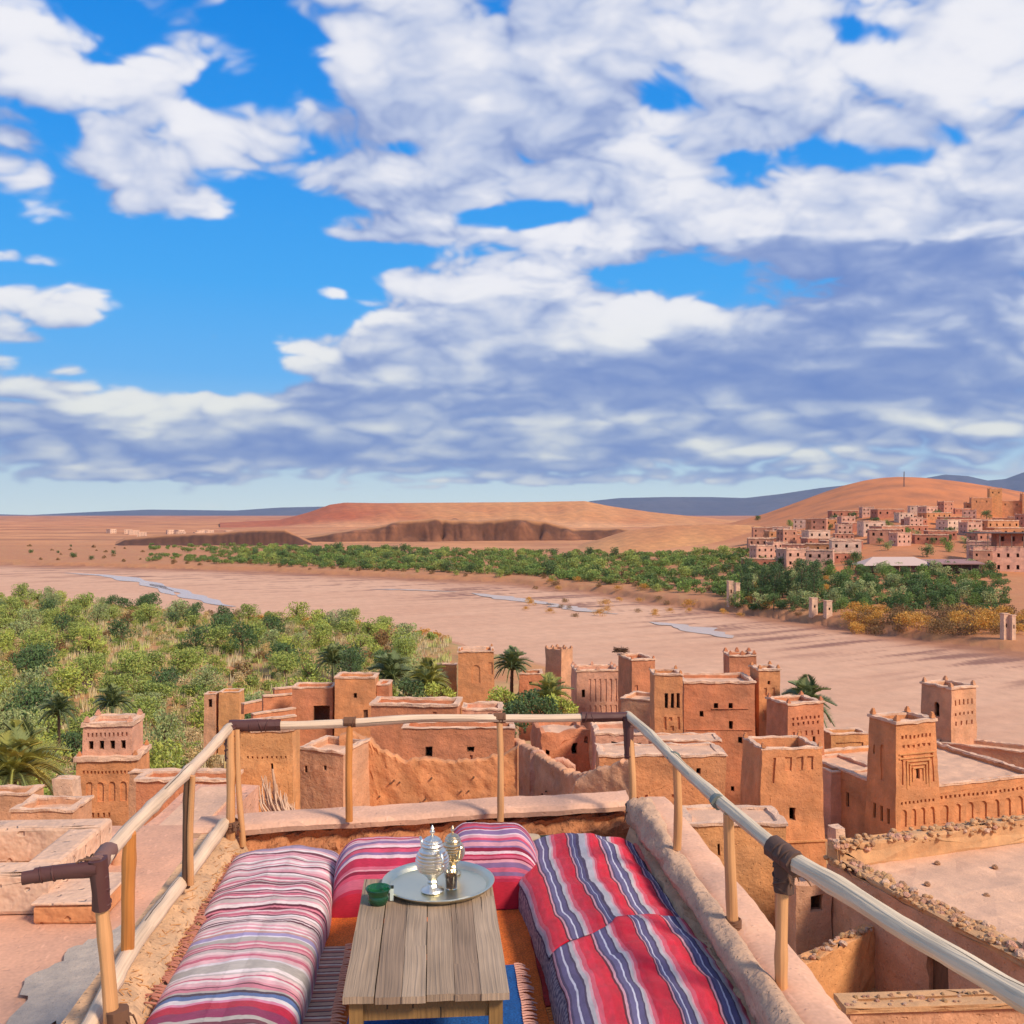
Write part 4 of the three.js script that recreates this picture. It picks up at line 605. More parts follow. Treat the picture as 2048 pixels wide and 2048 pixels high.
// ---------------------------------------------------------------- across the river: village on the hillside, tents, pillars, mast
function groundHit(px, py) {   // where the line of sight through that direction first meets the land
  let d = 60; const s = (py - 1030) / F, u = (px - 1024) / F;
  for (; d < 6000; d *= 1.004) if (CAM_Y - s * d <= groundH(u * d, -d)) break;
  return V(u * d, groundH(u * d, -d), -d);
}
const VMAT = [mud(206, 144, 118, { size: 9 }), mud(222, 170, 148, { size: 9 }), mud(190, 122, 98, { size: 9 }), mud(234, 196, 172, { size: 9 }), mud(212, 148, 104, { size: 9 })];
{
  const protos = [];
  const specs = [[12, 5, 9, 0], [9, 7, 8, 1], [15, 4.2, 8, 2], [10, 6, 10, 3], [18, 5, 9, 4], [8, 9, 7, 0]];
  const texts = ['flat-roofed earth house of the hillside village across the river', 'two-storey pink earth house of the village across the river', 'long low red house of the village across the river', 'pale plastered house of the village across the river', 'long orange house with a row of windows in the village across the river', 'tall narrow red house of the village across the river'];
  specs.forEach(([W, H, D, m], i) => {
    const g = thing('village_house', texts[i], 'house', [0, -100, 0], 0, 'houses of the village across the river'); scene.remove(g);
    const n = Math.max(2, Math.round(W / 3.4)), rows = Math.max(1, Math.floor(H / 3)), holes = [];
    for (let r = 0; r < rows; r++) holes.push(...row('f', n, -W / 2 + 1.5, W / 2 - 1.5, H - 2.4 - r * 2.9 > 0.2 ? H - 2.4 - r * 2.9 : 0.3, 0.9, 1.2, 'window'));
    for (let r = 0; r < rows; r++) holes.push(...row('l', 2, -1.6, 1.6, H - 2.4 - r * 2.9 > 0.2 ? H - 2.4 - r * 2.9 : 0.3, 0.8, 1.1, 'window'));
    block(g, { W, H: H + 3, D, y0: -3, taper: 0.01, wob: 0.15, mat: VMAT[m], rim: 0.3, rimOut: 0.15, edge: 4, holes: holes.map((q) => ({ ...q, y: q.y + 3 })), horns: i === 1 || i === 5 ? 4 : 0, hornSize: 0.6 });
    protos.push(g);
  });
  const r = rng(2024), placed = [];
  const put = (i, p, turn, label, s = 1) => { const src = protos[i], c = copyOf(src, label); c.position.copy(p); c.rotation.y = turn; c.scale.setScalar(s); placed.push(p); return c; };
  for (let k = 0; k < 2500 && placed.length < 84; k++) {
    const f = r(), px = 1500 + 600 * Math.pow(r(), 0.8), py = lerp(1026 + 46 * sst(1740, 1480, px), 1142, Math.pow(f, 0.62));
    if (px > 1690 && px < 1960 && py > 1092) continue;
    if (py < 1010 && px < 1900) continue;
    const p = groundHit(px, py); if (-p.z > 1250 || -p.z < 380) continue;
    if (placed.some((q) => q.distanceTo(p) < 23)) continue;
    put(Math.floor(r() * 6), p, -0.5 + r() * 0.9, undefined, 1.05 + r() * 0.6);
  }
  const q = rng(7); for (let k = 0; k < 16; k++) { const p = groundHit(220 + 260 * q(), 1066 + 9 * q()); if (!placed.some((o) => o.distanceTo(p) < 24)) put(3, p, q(), 'tiny pale house far off on the plain at the left', 1.2); }
  // hilltop kasbah at the right edge
  const kp = groundHit(2010, 1036), kd = -kp.z, g = thing('hilltop_kasbah', 'orange kasbah with several towers at the top of the village', 'kasbah', [kp.x, kp.y, kp.z], -0.2), m = kd / F;
  const parts = [[-46, 40, 40, 0], [-18, 24, 58, 3], [12, 46, 34, 6], [40, 20, 48, 2], [62, 30, 42, 5], [-66, 16, 30, 4]];
  for (const [x, w, h, z] of parts) block(g, { W: w * m, H: h * m + 3, D: 8, x0: x * m, z0: -z, y0: -3, taper: 0.05, wob: 0.2, mat: [VMAT[4], MUD.ochre][z % 2], rim: 0.3, edge: 4, horns: 4, hornSize: 0.9, holes: [...row('f', 2, -w * m * 0.25, w * m * 0.25, h * m - 1, 1, 1.6, 'window')] });
  // big hotel-like house with a dark canopy roof
  const hp = groundHit(1998, 1140), hd = -hp.z, s = hd / F, b = thing('village_hotel', 'three-storey earth building with a dark flat canopy at the right edge', 'building', hp, -0.15);
  block(b, { W: 112 * s, H: 46 * s + 3, D: 12, y0: -3, taper: 0.01, wob: 0.1, mat: VMAT[1], rim: 0.4, edge: 4, holes: [...row('f', 6, -45 * s, 45 * s, 3.6, 1.4, 2.2, 'window'), ...row('f', 6, -45 * s, 45 * s, 3 + 26 * s, 1.3, 2.0, 'window')] });
  block(b, { W: 60 * s, H: 26 * s, D: 9, x0: 20 * s, y0: 46 * s + 0.45, taper: 0.01, wob: 0.1, mat: VMAT[2], rim: 0.3, edge: 4, holes: row('f', 3, -20 * s, 20 * s, 10 * s, 1.8, 2.4, 'window') });
  part('canopy', box(118 * s, 0.5, 14, -4 * s, 74 * s, 1), plain(92, 80, 78), b);
  for (const k of [-52, -30, -8, 14, 36]) part('canopy_post', box(0.4, 27 * s, 0.4, k * s, 59 * s, 7), plain(130, 104, 90), b);
  // tents and long roof in front of the orchard
  const tentp = groundHit(1786, 1142), td = -tentp.z / F, tent = thing('tent_hall', 'broad white tent roof above the orchard across the river', 'tent', tentp, 0.05);
  const roofG = (w, h, d, y) => { const q2 = new THREE.BufferGeometry(), a = w / 2, e = d / 2, top = 0.28 * w; q2.setAttribute('position', new THREE.Float32BufferAttribute([-a, y, e, a, y, e, top, y + h, 0, -top, y + h, 0, -a, y, -e, a, y, -e], 3)); q2.setIndex([0, 1, 2, 0, 2, 3, 5, 4, 3, 5, 3, 2, 4, 0, 3, 1, 5, 2, 4, 1, 0, 4, 5, 1]); const n = q2.toNonIndexed(); n.computeVertexNormals(); return boxUV(n); };
  part('canvas', roofG(150 * td, 16 * td, 16, 12 * td), plain(196, 168, 156), tent);
  part('wall', box(132 * td, 12 * td, 12, 0, 6 * td, 0), plain(110, 84, 74), tent);
  for (let k = 0; k < 7; k++) part('pole', box(0.25, 12 * td, 0.25, (-66 + k * 22) * td, 6 * td, 7), plain(190, 150, 120), tent);
  const lp = groundHit(1902, 1146), ld = -lp.z / F, hall = thing('market_hall', 'long low hall with a mauve sheet roof beside the white tent', 'hall', lp, 0.0);
  part('roof', box(104 * ld, 0.5, 15, 0, 22 * ld, 0).applyMatrix4(new THREE.Matrix4().makeRotationX(0.1)), plain(158, 118, 112, 0.7), hall);
  part('wall', box(96 * ld, 18 * ld, 10, 0, 9 * ld, -1), plain(84, 70, 66), hall);
  for (let k = 0; k < 6; k++) part('post', box(0.3, 19 * ld, 0.3, (-48 + k * 19) * ld, 9.5 * ld, 6.4), plain(120, 96, 84), hall);
  // paired gate pillars on the far bank
  for (const [px, py, w, h, label] of [[1460, 1212, 11, 46, 'left pale gate pillar by the tall dark trees on the far bank'], [1474, 1212, 9, 44, 'right pale gate pillar by the tall dark trees on the far bank'], [1626, 1234, 13, 33, 'left pillar of the pair in front of the orchard'], [1655, 1234, 13, 30, 'right pillar of the pair in front of the orchard'], [2008, 1278, 12, 50, 'left stone pillar at the right edge of the far bank'], [2024, 1280, 9, 48, 'right stone pillar at the right edge of the far bank']]) {
    const p = groundHit(px, py), k = -p.z / F, g2 = thing('gate_pillar', label, 'pillar', p, 0.2, 'gate pillars on the far bank'); block(g2, { W: w * k, H: h * k + 1, D: w * k, y0: -1, taper: 0.06, wob: 0.06, mat: MUD.pale, rim: 0.3, rimOut: 0.15, edge: 3, holes: [{ f: 'f', x: 0, y: h * k * 0.6, w: w * k * 0.3, h: h * k * 0.16 }] });
  }
  // lattice mast on the summit
  const mp = groundHit(1815, 975), mk = -mp.z / F, mast = thing('radio_mast', 'thin lattice mast on top of the orange hill', 'mast', [mp.x, mp.y - 1, mp.z - 10]), mh = 34 * mk, st = plain(96, 84, 84), lt = [];
  for (const [x, z] of [[-1, -1], [1, -1], [0, 1]]) part('leg', pole([V(x * 0.7, 0, z * 0.7), V(x * 0.18, mh, z * 0.18)], 0.28, 0.22, { seg: 5, steps: 2, rough: 0 }), st, mast);
  for (let k = 0; k < 12; k++) lt.push(box(1.2 * (1 - k / 16), 0.14, 0.14, 0, k / 12 * mh, -0.6 * (1 - k / 16)));
  part('lattice', lt, st, mast).userData.kind = 'stuff';
}

// ---------------------------------------------------------------- trees, palms and shrubs
function leafMat(r, g, b) { return new THREE.MeshPhysicalMaterial({ color: rgb(r, g, b), vertexColors: true, roughness: 0.9, side: THREE.DoubleSide, transmission: 0.25, thickness: 0 }); }
// leaves scattered through lobes of a crown; every leaf is a bent quad
function crownGeo(seed, { w = 6, h = 5, lobes = 14, per = 70, leaf = 0.42, tall = 1, tone = 0.35 } = {}) {
  const r = rng(seed), pos = [], col = [], idx = [], nrm = [], c = V(0, 0, 0), q = new THREE.Quaternion(), e = new THREE.Euler(), v = V(0, 0, 0);
  for (let k = 0; k < lobes; k++) {
    const a = r() * 6.28, rr = Math.sqrt(r()) * 0.34, ly = 0.22 + r() * 0.6, lr = (0.16 + 0.12 * r()) * (1.1 - 0.45 * ly), cx = Math.cos(a) * rr * w * (1.15 - 0.5 * ly), cz = Math.sin(a) * rr * w * (1.15 - 0.5 * ly), cy = ly * h, lt = 1 + tone * (r() - 0.5);
    for (let j = 0; j < per; j++) {
      const th = r() * 6.28, z = r() * 2 - 1, s = Math.sqrt(1 - z * z), d = lr * w * (0.55 + 0.45 * Math.cbrt(r())) * (1 + 0.25 * (r() - 0.5));
      c.set(cx + Math.cos(th) * s * d, cy + z * d * 0.8 * tall, cz + Math.sin(th) * s * d); if (c.y < 0.02) continue;
      e.set(r() * 6.28, r() * 6.28, r() * 6.28); q.setFromEuler(e);
      const L0 = leaf * (0.6 + r() * 0.8), b = pos.length / 3, t = lt * (0.75 + r() * 0.5), yel = 0.9 + r() * 0.25;
      for (const [x, y, o] of [[-0.5, 0, 0], [0, 0.28, 0.1], [0.5, 0, 0], [0, -0.28, 0.1]]) { v.set(x * L0, y * L0, o * L0).applyQuaternion(q).add(c); pos.push(v.x, v.y, v.z); col.push(t * yel, t, t * 0.9); }
      idx.push(b, b + 1, b + 2, b, b + 2, b + 3);
    }
  }
  const g = new THREE.BufferGeometry(); g.setAttribute('position', new THREE.Float32BufferAttribute(pos, 3)); g.setAttribute('color', new THREE.Float32BufferAttribute(col, 3)); g.setIndex(idx);
  const n = g.toNonIndexed(); n.computeVertexNormals(); return n;
}
function trunkGeo(seed, h, r0) { const r = rng(seed), l = [pole([V(0, -0.6, 0), V((r() - 0.5) * 0.3, h * 0.4, (r() - 0.5) * 0.3), V((r() - 0.5) * 0.5, h * 0.75, (r() - 0.5) * 0.5)], r0, r0 * 0.5, { seg: 7, steps: 6, seed, rough: 0.15 })]; for (let k = 0; k < 4; k++) { const a = r() * 6.28; l.push(pole([V(0, h * 0.35 + k * 0.1 * h, 0), V(Math.cos(a) * h * 0.2, h * 0.62, Math.sin(a) * h * 0.2), V(Math.cos(a) * h * 0.34, h * 0.85, Math.sin(a) * h * 0.34)], r0 * 0.5, r0 * 0.18, { seg: 5, steps: 4, seed: k })); } return l; }
const BARK = timber(120, 92, 70);
const LEAF = { olive: leafMat(156, 168, 84), lime: leafMat(176, 184, 84), dark: leafMat(84, 110, 60), grey: leafMat(160, 170, 112), gold: leafMat(206, 156, 70), rust: leafMat(146, 112, 68), dry: leafMat(196, 172, 130), deep: leafMat(88, 114, 58), fresh: leafMat(124, 150, 70) };
function treeProto(name, label, category, seed, mat, o, group) { const g = thing(name, label, category, [0, -100, 0], 0, group); scene.remove(g); part('crown', crownGeo(seed, o), mat, g); if (o.trunk !== 0) part('trunk', trunkGeo(seed, o.h * 0.9, o.w * 0.03), BARK, g); return g; }
const clear = [];
function scatter(protos, n, seed, region, gap, size, zone) {
  const r = rng(seed), kept = []; let tries = 0;
  while (kept.length < n && tries++ < n * 40) {
    const p = region(r); if (!p || kept.some((q) => q.p.distanceToSquared(p) < (gap * (0.6 + 0.8 * r())) ** 2)) continue;
    const src = protos[Math.min(protos.length - 1, Math.floor(Math.pow(r(), 1.1) * protos.length))], c = copyOf(src);
    c.position.copy(p); c.position.y -= 0.15; if (zone) c.userData.label = c.userData.label.replace(/( in the riverside grove on the left| among the trees of the left grove| of the belt along the far bank)/, zone(p)); c.rotation.y = r() * 6.28; const s = lerp(...size, r()); c.scale.set(s * (0.9 + r() * 0.25), s * (0.85 + r() * 0.3), s * (0.9 + r() * 0.25)); kept.push({ p });
  }
}
const onLand = (x, z) => V(x, groundH(x, z), z), pxOf = (x, d) => 1024 + x / d * F;
{
  const G = 'trees of the riverside grove on the left', P = 1;
  const near = [
    treeProto('olive_tree', 'bushy yellow-green olive tree in the riverside grove on the left', 'tree', 1, LEAF.olive, { w: 8, h: 6.5, lobes: 18, per: 74 }, G),
    treeProto('olive_tree', 'bushy yellow-green olive tree in the riverside grove on the left', 'tree', 2, LEAF.lime, { w: 7, h: 5.5, lobes: 15, per: 74 }, G),
    treeProto('grey_olive_tree', 'silvery grey-green olive tree in the riverside grove on the left', 'tree', 3, LEAF.grey, { w: 8, h: 6.5, lobes: 17, per: 74 }, G),
    treeProto('dark_tree', 'dark green dense tree in the riverside grove on the left', 'tree', 4, LEAF.dark, { w: 8, h: 7, lobes: 17, per: 74 }, G),
    treeProto('almond_tree', 'small pale green tree in the riverside grove on the left', 'tree', 5, LEAF.olive, { w: 6, h: 4.5, lobes: 12, per: 74 }, G),
    treeProto('dry_shrub', 'leafless tan shrub among the trees of the left grove', 'shrub', 6, LEAF.dry, { w: 5, h: 2.6, lobes: 12, per: 50, leaf: 0.3, trunk: 0 }, 'dry shrubs of the left grove'),
    treeProto('rust_shrub', 'rusty brown shrub among the trees of the left grove', 'shrub', 7, LEAF.rust, { w: 5, h: 3.4, lobes: 12, per: 50, trunk: 0 }, 'dry shrubs of the left grove'),
  ];
  scatter(near, 285, 11, (r) => {
    const d = 118 + 380 * Math.pow(r(), 0.75), px = -120 + 960 * r(), x = (px - 1024) / F * d, nb = seg(NEAR_BANK, x);
    if (d > nb - 10 || (d < 165 && px > 470) || (d < 150 && px > 400) || (px > 820 - (0.0) && d < 260)) return null;
    if (px > 600 && d < 170) return null;
    if (fbm(x / 45 + 2, d / 60, 3) < -0.17) return null;
    return onLand(x, -d);
  }, 6.4, [0.95, 1.5], (p) => { const px = pxOf(p.x, -p.z), d = -p.z; return d > 340 ? (px < 400 ? ' at the sandy far left edge of the left grove' : ' at the grove edge nearest the river bend') : px < 300 ? (d < 210 ? ' behind the two-tier tower' : ' in the left part of the riverside grove') : px < 560 ? (d < 220 ? ' in the left grove just behind the tiny hut' : ' in the middle of the riverside grove') : ' in the right part of the left grove'; });
  const low = [treeProto('scrub', 'low dry bush by the sandy bank of the left grove', 'shrub', 8, LEAF.gold, { w: 5, h: 2.2, lobes: 10, per: 50, trunk: 0 }, 'bank bushes on the left'), treeProto('scrub', 'low green bush by the sandy bank of the left grove', 'shrub', 9, LEAF.olive, { w: 4.4, h: 2.4, lobes: 10, per: 50, trunk: 0 }, 'bank bushes on the left')];
  scatter(low, 90, 13, (r) => { const x = -400 + 385 * r(), nb = seg(NEAR_BANK, x), d = nb - 28 * r() + 6; const px = pxOf(x, d); if (px < -60 || px > 900) return null; return onLand(x, -d); }, 4, [0.7, 1.3]);
  // belt on the far bank
  const GB = 'trees of the green belt on the far bank', belt = [
    treeProto('belt_tree', 'green bushy tree of the belt along the far bank', 'tree', 21, LEAF.fresh, { w: 11, h: 7.5, lobes: 12, per: 46, leaf: 0.9 }, GB), treeProto('belt_tree', 'green bushy tree of the belt along the far bank', 'tree', 22, LEAF.olive, { w: 11, h: 7, lobes: 12, per: 46, leaf: 0.9 }, GB),
    treeProto('belt_tree', 'dark green tree of the belt along the far bank', 'tree', 23, LEAF.deep, { w: 10, h: 8, lobes: 12, per: 46, leaf: 0.9 }, GB), treeProto('belt_shrub', 'rusty shrub of the belt along the far bank', 'shrub', 24, LEAF.rust, { w: 9, h: 4, lobes: 9, per: 40, leaf: 0.8, trunk: 0 }, GB)];
  const beltAt = (lo, hi, a, b) => (r) => { const px = a + (b - a) * r(); for (let k = 0; k < 6; k++) { const u = (px - 1024) / F; let d = 350; while (d < 1200 && d < seg(FAR_BANK, u * d)) d += 6; d += lo + (hi - lo) * r() ** 1.3; return fbm(u * d / 60, d / 60, 2) < -0.28 ? null : onLand(u * d, -d); } };
  scatter(belt, 290, 31, beltAt(22, 330, 480, 1480), 9, [0.6, 1.15], (p) => { const px = pxOf(p.x, -p.z); return px < 700 ? ' at the left end of the far bank belt' : px < 980 ? ' on the far bank below the brown cliffs' : px < 1240 ? ' on the far bank below the smooth sand hill' : ' on the far bank beside the village'; });
  scatter([belt[3], belt[1], belt[3]], 60, 33, beltAt(8, 60, 240, 1500), 9, [0.35, 0.7]);
  scatter([belt[3], belt[3], belt[2]], 26, 35, beltAt(20, 300, 60, 420), 14, [0.35, 0.8]);
  // orchard in front of the village
  const GO = 'orchard trees below the village on the far bank', orch = [
    treeProto('orchard_tree', 'dark green orchard tree below the village across the river', 'tree', 41, LEAF.deep, { w: 9, h: 8, lobes: 15, per: 54, leaf: 0.6 }, GO), treeProto('orchard_tree', 'fresh green orchard tree below the village across the river', 'tree', 42, LEAF.fresh, { w: 9, h: 7, lobes: 14, per: 54, leaf: 0.6 }, GO),
    treeProto('orchard_tree', 'grey-green olive tree below the village across the river', 'tree', 43, LEAF.grey, { w: 10, h: 7, lobes: 14, per: 54, leaf: 0.6 }, GO)];
  const orchard = (p0, p1, y0, y1) => (r) => groundHit(lerp(p0, p1, r()), lerp(y0, y1, r()));
  scatter(orch, 110, 43, orchard(1470, 1990, 1142, 1222), 6.5, [0.75, 1.15]);
  scatter(orch, 64, 44, orchard(1490, 2090, 1040, 1138), 11, [0.6, 1.1]);
  const tall = [treeProto('tall_dark_tree', 'tall dark tree standing behind the gate pillars on the far bank', 'tree', 51, LEAF.dark, { w: 7.5, h: 19, lobes: 26, per: 46, leaf: 0.6, tall: 1.4 }, 'tall dark trees on the far bank')];
  scatter(tall, 15, 45, orchard(1490, 1640, 1186, 1206), 5, [0.75, 1.1]);
  const gold = [treeProto('golden_bush', 'golden brown bush on the sandy far bank below the orchard', 'shrub', 61, LEAF.gold, { w: 9, h: 4, lobes: 13, per: 54, leaf: 0.45, trunk: 0 }, 'golden bushes on the far bank'), treeProto('golden_bush', 'rusty bush on the sandy far bank below the orchard', 'shrub', 62, LEAF.rust, { w: 8, h: 3.4, lobes: 12, per: 54, leaf: 0.45, trunk: 0 }, 'golden bushes on the far bank')];
  scatter(gold, 60, 46, orchard(1690, 2060, 1232, 1272), 4.0, [0.9, 1.5]);
  scatter(gold, 50, 47, orchard(1040, 1660, 1160, 1236), 6, [0.45, 0.9]);
}
// undergrowth that reads as one mass
function mass(name, label, mat, n, seed, spot, s0, s1, o) {
  const m = new THREE.InstancedMesh(crownGeo(seed, o), mat, n), r = rng(seed), M = new THREE.Matrix4(), q = new THREE.Quaternion(), c = new THREE.Color(); let k = 0;
  for (let t = 0; k < n && t < n * 30; t++) { const p = spot(r); if (!p) continue; q.setFromAxisAngle(V(0, 1, 0), r() * 6.28); const s = lerp(s0, s1, r()); M.compose(p, q, V(s, s * (0.7 + 0.5 * r()), s)); m.setMatrixAt(k, M); const w = r(); c.setRGB(...(w < 0.3 ? [1.12, 1.08, 0.9] : w < 0.5 ? [1.0, 0.95, 0.8] : w < 0.7 ? [0.7, 0.85, 0.75] : [1, 1, 1])); m.setColorAt(k, c); k++; }
  m.count = k; m.name = name; m.castShadow = m.receiveShadow = true; tag(m, label, 'undergrowth', null, 'stuff'); scene.add(m);
}
mass('undergrowth', 'green undergrowth filling the belt along the far bank', leafMat(116, 134, 66), 1500, 81, (r) => { const px = 300 + 1230 * r(), u = (px - 1024) / F; let d = 350; while (d < 1200 && d < seg(FAR_BANK, u * d)) d += 6; d += 18 + 330 * r() ** 1.2; return fbm(u * d / 45, d / 45, 2) < -0.2 + sst(560, 300, px) * 0.3 ? null : onLand(u * d, -d); }, 0.7, 1.3, { w: 7, h: 4, lobes: 7, per: 26, leaf: 0.9 });
mass('undergrowth', 'low green and straw undergrowth between the trees of the left grove', LEAF.olive, 900, 82, (r) => { const d = 118 + 390 * Math.pow(r(), 0.8), px = -120 + 950 * r(), x = (px - 1024) / F * d; return d > seg(NEAR_BANK, x) - 8 || (px > 430 && d < 160) || (px > 640 && d < 180) ? null : onLand(x, -d); }, 0.6, 1.2, { w: 4, h: 2.2, lobes: 8, per: 40, leaf: 0.42 });
mass('undergrowth', 'pale feathery dry scrub between the trees of the left grove', LEAF.dry, 260, 84, (r) => { const d = 118 + 370 * Math.pow(r(), 0.8), px = -120 + 950 * r(), x = (px - 1024) / F * d; return d > seg(NEAR_BANK, x) - 8 || (px > 430 && d < 160) || (px > 640 && d < 180) || fbm(x / 30, d / 40, 2) < 0.02 ? null : onLand(x, -d); }, 0.6, 1.3, { w: 4.5, h: 3.6, lobes: 8, per: 40, leaf: 0.36 });
mass('undergrowth', 'dark green undergrowth of the orchard below the village', LEAF.deep, 420, 83, (r) => groundHit(lerp(1470, 2010, r()), lerp(1150, 1226, r())), 0.6, 1.2, { w: 5, h: 3, lobes: 7, per: 30, leaf: 0.6 });
// palms: trunk, and fronds that are parts of their own
function frondGeo(seed, len, droop) {
  const r = rng(seed), pos = [], idx = [], n = 22, c = (f) => V(0, Math.sin(Math.min(1, f * 1.2) * 1.5) * len * 0.42 - droop * f * f * len * 0.6, f * len * 0.88);
  for (let i = 1; i <= n; i++) for (const s of [-1, 1]) for (let j = 0; j < 2; j++) {
    const f = (i - j * 0.5) / n, p = c(f), l = len * 0.25 * Math.sin(Math.PI * (0.15 + 0.8 * f)) * (0.8 + 0.4 * r()), b = pos.length / 3, fwd = 0.5 + 0.5 * f;
    pos.push(p.x, p.y, p.z - 0.022, p.x, p.y, p.z + 0.03, p.x + s * l * 0.85, p.y + l * 0.28 - l * 0.2 * r(), p.z + l * fwd); idx.push(b, b + 1, b + 2);
  }
  const g = new THREE.BufferGeometry(); g.setAttribute('position', new THREE.Float32BufferAttribute(pos, 3)); g.setIndex(idx);
  const rach = pole([c(0), c(0.35), c(0.7), c(1)], 0.05, 0.015, { seg: 4, steps: 8 }); rach.deleteAttribute('uv'); const q = g.toNonIndexed(); q.computeVertexNormals(); return merged([q, rach]);
}
const PALM = [[134, 142, 82], [170, 166, 82], [110, 124, 76], [204, 186, 96]].map((c) => new THREE.MeshPhysicalMaterial({ color: rgb(...c), roughness: 0.7, side: THREE.DoubleSide, transmission: 0.2, thickness: 0 }));
const fronds = [0.25, 0.6, 1.0, 1.5].map((d, k) => frondGeo(80 + k, 1, d));
function palm(label, px, py, d, spread, trunkH, n, seed, mats) {   // px, py: the heart of the crown
  const p = at(px, py, d), r = rng(seed), g = thing('palm_tree', label, 'palm', [p.x, p.y - trunkH, p.z], r() * 6, 'date palms of the old village');
  part('trunk', pole([V(0, -2, 0), V(0.1, trunkH * 0.5, 0), V(0, trunkH, 0)], 0.26, 0.2, { seg: 9, rough: 0.3, knots: 0.35, steps: 30, seed }), BARK, g);
  for (let k = 0; k < n; k++) { const f = k / n, a = k * 2.399, up = lerp(-1.35, 0.1, f) + 0.2 * (r() - 0.5), m = part('frond', fronds[Math.min(3, Math.floor(f * 3.4 + r() * 0.8))], mats[Math.floor(r() * mats.length)], g); m.position.y = trunkH; m.rotation.set(up, a, 0, 'YXZ'); m.scale.setScalar(spread * (0.8 + 0.35 * r())); }
}
palm('large date palm left of the isolated tower', 782, 1362, 119, 3.6, 5, 46, 1, [PALM[0], PALM[2]]);
palm('second date palm close to the isolated tower', 856, 1378, 114, 3.6, 4, 46, 2, [PALM[0], PALM[1]]);
palm('date palm just right of the isolated tower', 1024, 1340, 124, 3.0, 5, 44, 3, [PALM[2], PALM[0]]);
palm('leaning date palm in front of the ruined turret', 1098, 1408, 109, 3.3, 4, 44, 4, [PALM[0], PALM[1]]);
palm('date palm rising behind the tower with carved rows', 1612, 1420, 92, 3.2, 6, 44, 5, [PALM[2], PALM[0]]);
palm('big shaggy palm at the left edge of the picture', 30, 1560, 68, 3.9, 3, 64, 6, [PALM[1], PALM[3], PALM[0]]);
palm('short palm behind the shaggy palm at the left edge', 118, 1430, 150, 3.6, 3, 40, 7, [PALM[0], PALM[2]]);
palm('date palm standing in the left grove below the sandy bank', 666, 1330, 170, 4, 4, 40, 8, [PALM[0], PALM[2]]);
palm('dark palm in the left grove behind the two-tier tower', 225, 1415, 172, 4.2, 4, 40, 9, [PALM[2], PALM[0]]);
{
  const lb = [treeProto('garden_bush', 'yellow-green bush between the palms below the ruined turret', 'shrub', 71, LEAF.lime, { w: 4, h: 3.2, lobes: 13, per: 70, leaf: 0.26 }, 'garden bushes by the palms'), treeProto('garden_bush', 'dark green bush between the palms below the ruined turret', 'shrub', 72, LEAF.dark, { w: 4.4, h: 3.4, lobes: 13, per: 70, leaf: 0.26 }, 'garden bushes by the palms')];
  const r = rng(9); for (const [px, py, d, k] of [[1015, 1440, 100, 0], [1050, 1452, 100, 1], [1085, 1460, 98, 1], [1120, 1452, 104, 0], [1030, 1470, 94, 1], [820, 1418, 110, 1], [760, 1412, 116, 0], [880, 1420, 112, 0], [700, 1350, 128, 1]]) { const p = at(px, py, d), c = copyOf(lb[k]); c.position.copy(p); c.rotation.y = r() * 6; c.scale.setScalar(0.9 + r() * 0.35); }
}
// dry grass and low growth on the grove floor: nobody could count it
{
  const blade = new THREE.BufferGeometry(); const bp = []; const br = rng(3); for (let k = 0; k < 7; k++) { const a = br() * 6.28, x = (br() - 0.5) * 0.7, z = (br() - 0.5) * 0.7, h = 0.6 + br() * 0.9; bp.push(x - 0.09 * Math.cos(a), 0, z - 0.09 * Math.sin(a), x + 0.09 * Math.cos(a), 0, z + 0.09 * Math.sin(a), x + (br() - 0.5) * 0.5, h, z + (br() - 0.5) * 0.5); }
  blade.setAttribute('position', new THREE.Float32BufferAttribute(bp, 3)); blade.computeVertexNormals();
  const N = 5200, m = new THREE.InstancedMesh(blade, new THREE.MeshStandardMaterial({ color: rgb(206, 186, 146), roughness: 1, side: THREE.DoubleSide }), N), r = rng(17), M = new THREE.Matrix4(), q = new THREE.Quaternion(), c = new THREE.Color(); let k = 0;
  while (k < N) {
    const d = 70 + 400 * Math.pow(r(), 0.8), px = -100 + 1000 * r(), x = (px - 1024) / F * d; if (d > seg(NEAR_BANK, x) - 3 || (px > 430 && d < 150)) continue;
    q.setFromAxisAngle(V(0, 1, 0), r() * 6.28); const s = 0.7 + r() * 1.2; M.compose(V(x, groundH(x, -d), -d), q, V(s * 1.3, s, s * 1.3)); m.setMatrixAt(k, M);
    const t = r(); c.setRGB(...(t < 0.55 ? [0.9, 0.9, 0.9] : t < 0.8 ? [0.75, 0.95, 0.5] : [0.9, 0.8, 0.62])); m.setColorAt(k, c); k++;
  }
  m.name = 'dry_grass'; m.castShadow = m.receiveShadow = true; tag(m, 'pale dry grass between the trees of the left grove', 'grass', null, 'stuff'); scene.add(m);
}

// ---------------------------------------------------------------- the roof terrace in front: s to the right, t forward, h up from the eye
const TURN = 4.37 * D2R, FLOOR = -2.3, COPE = -2.03;
const T = (s, t, h) => V(s * Math.cos(TURN) - t * Math.sin(TURN), CAM_Y + h, -s * Math.sin(TURN) - t * Math.cos(TURN));
const tthing = (name, label, category, [s, h, t], turn = 0, group) => thing(name, label, category, T(s, t, h), TURN + turn, group);
const L = (s, t, h) => V(s, h, -t);               // the same axes inside a group that stands at the terrace's origin
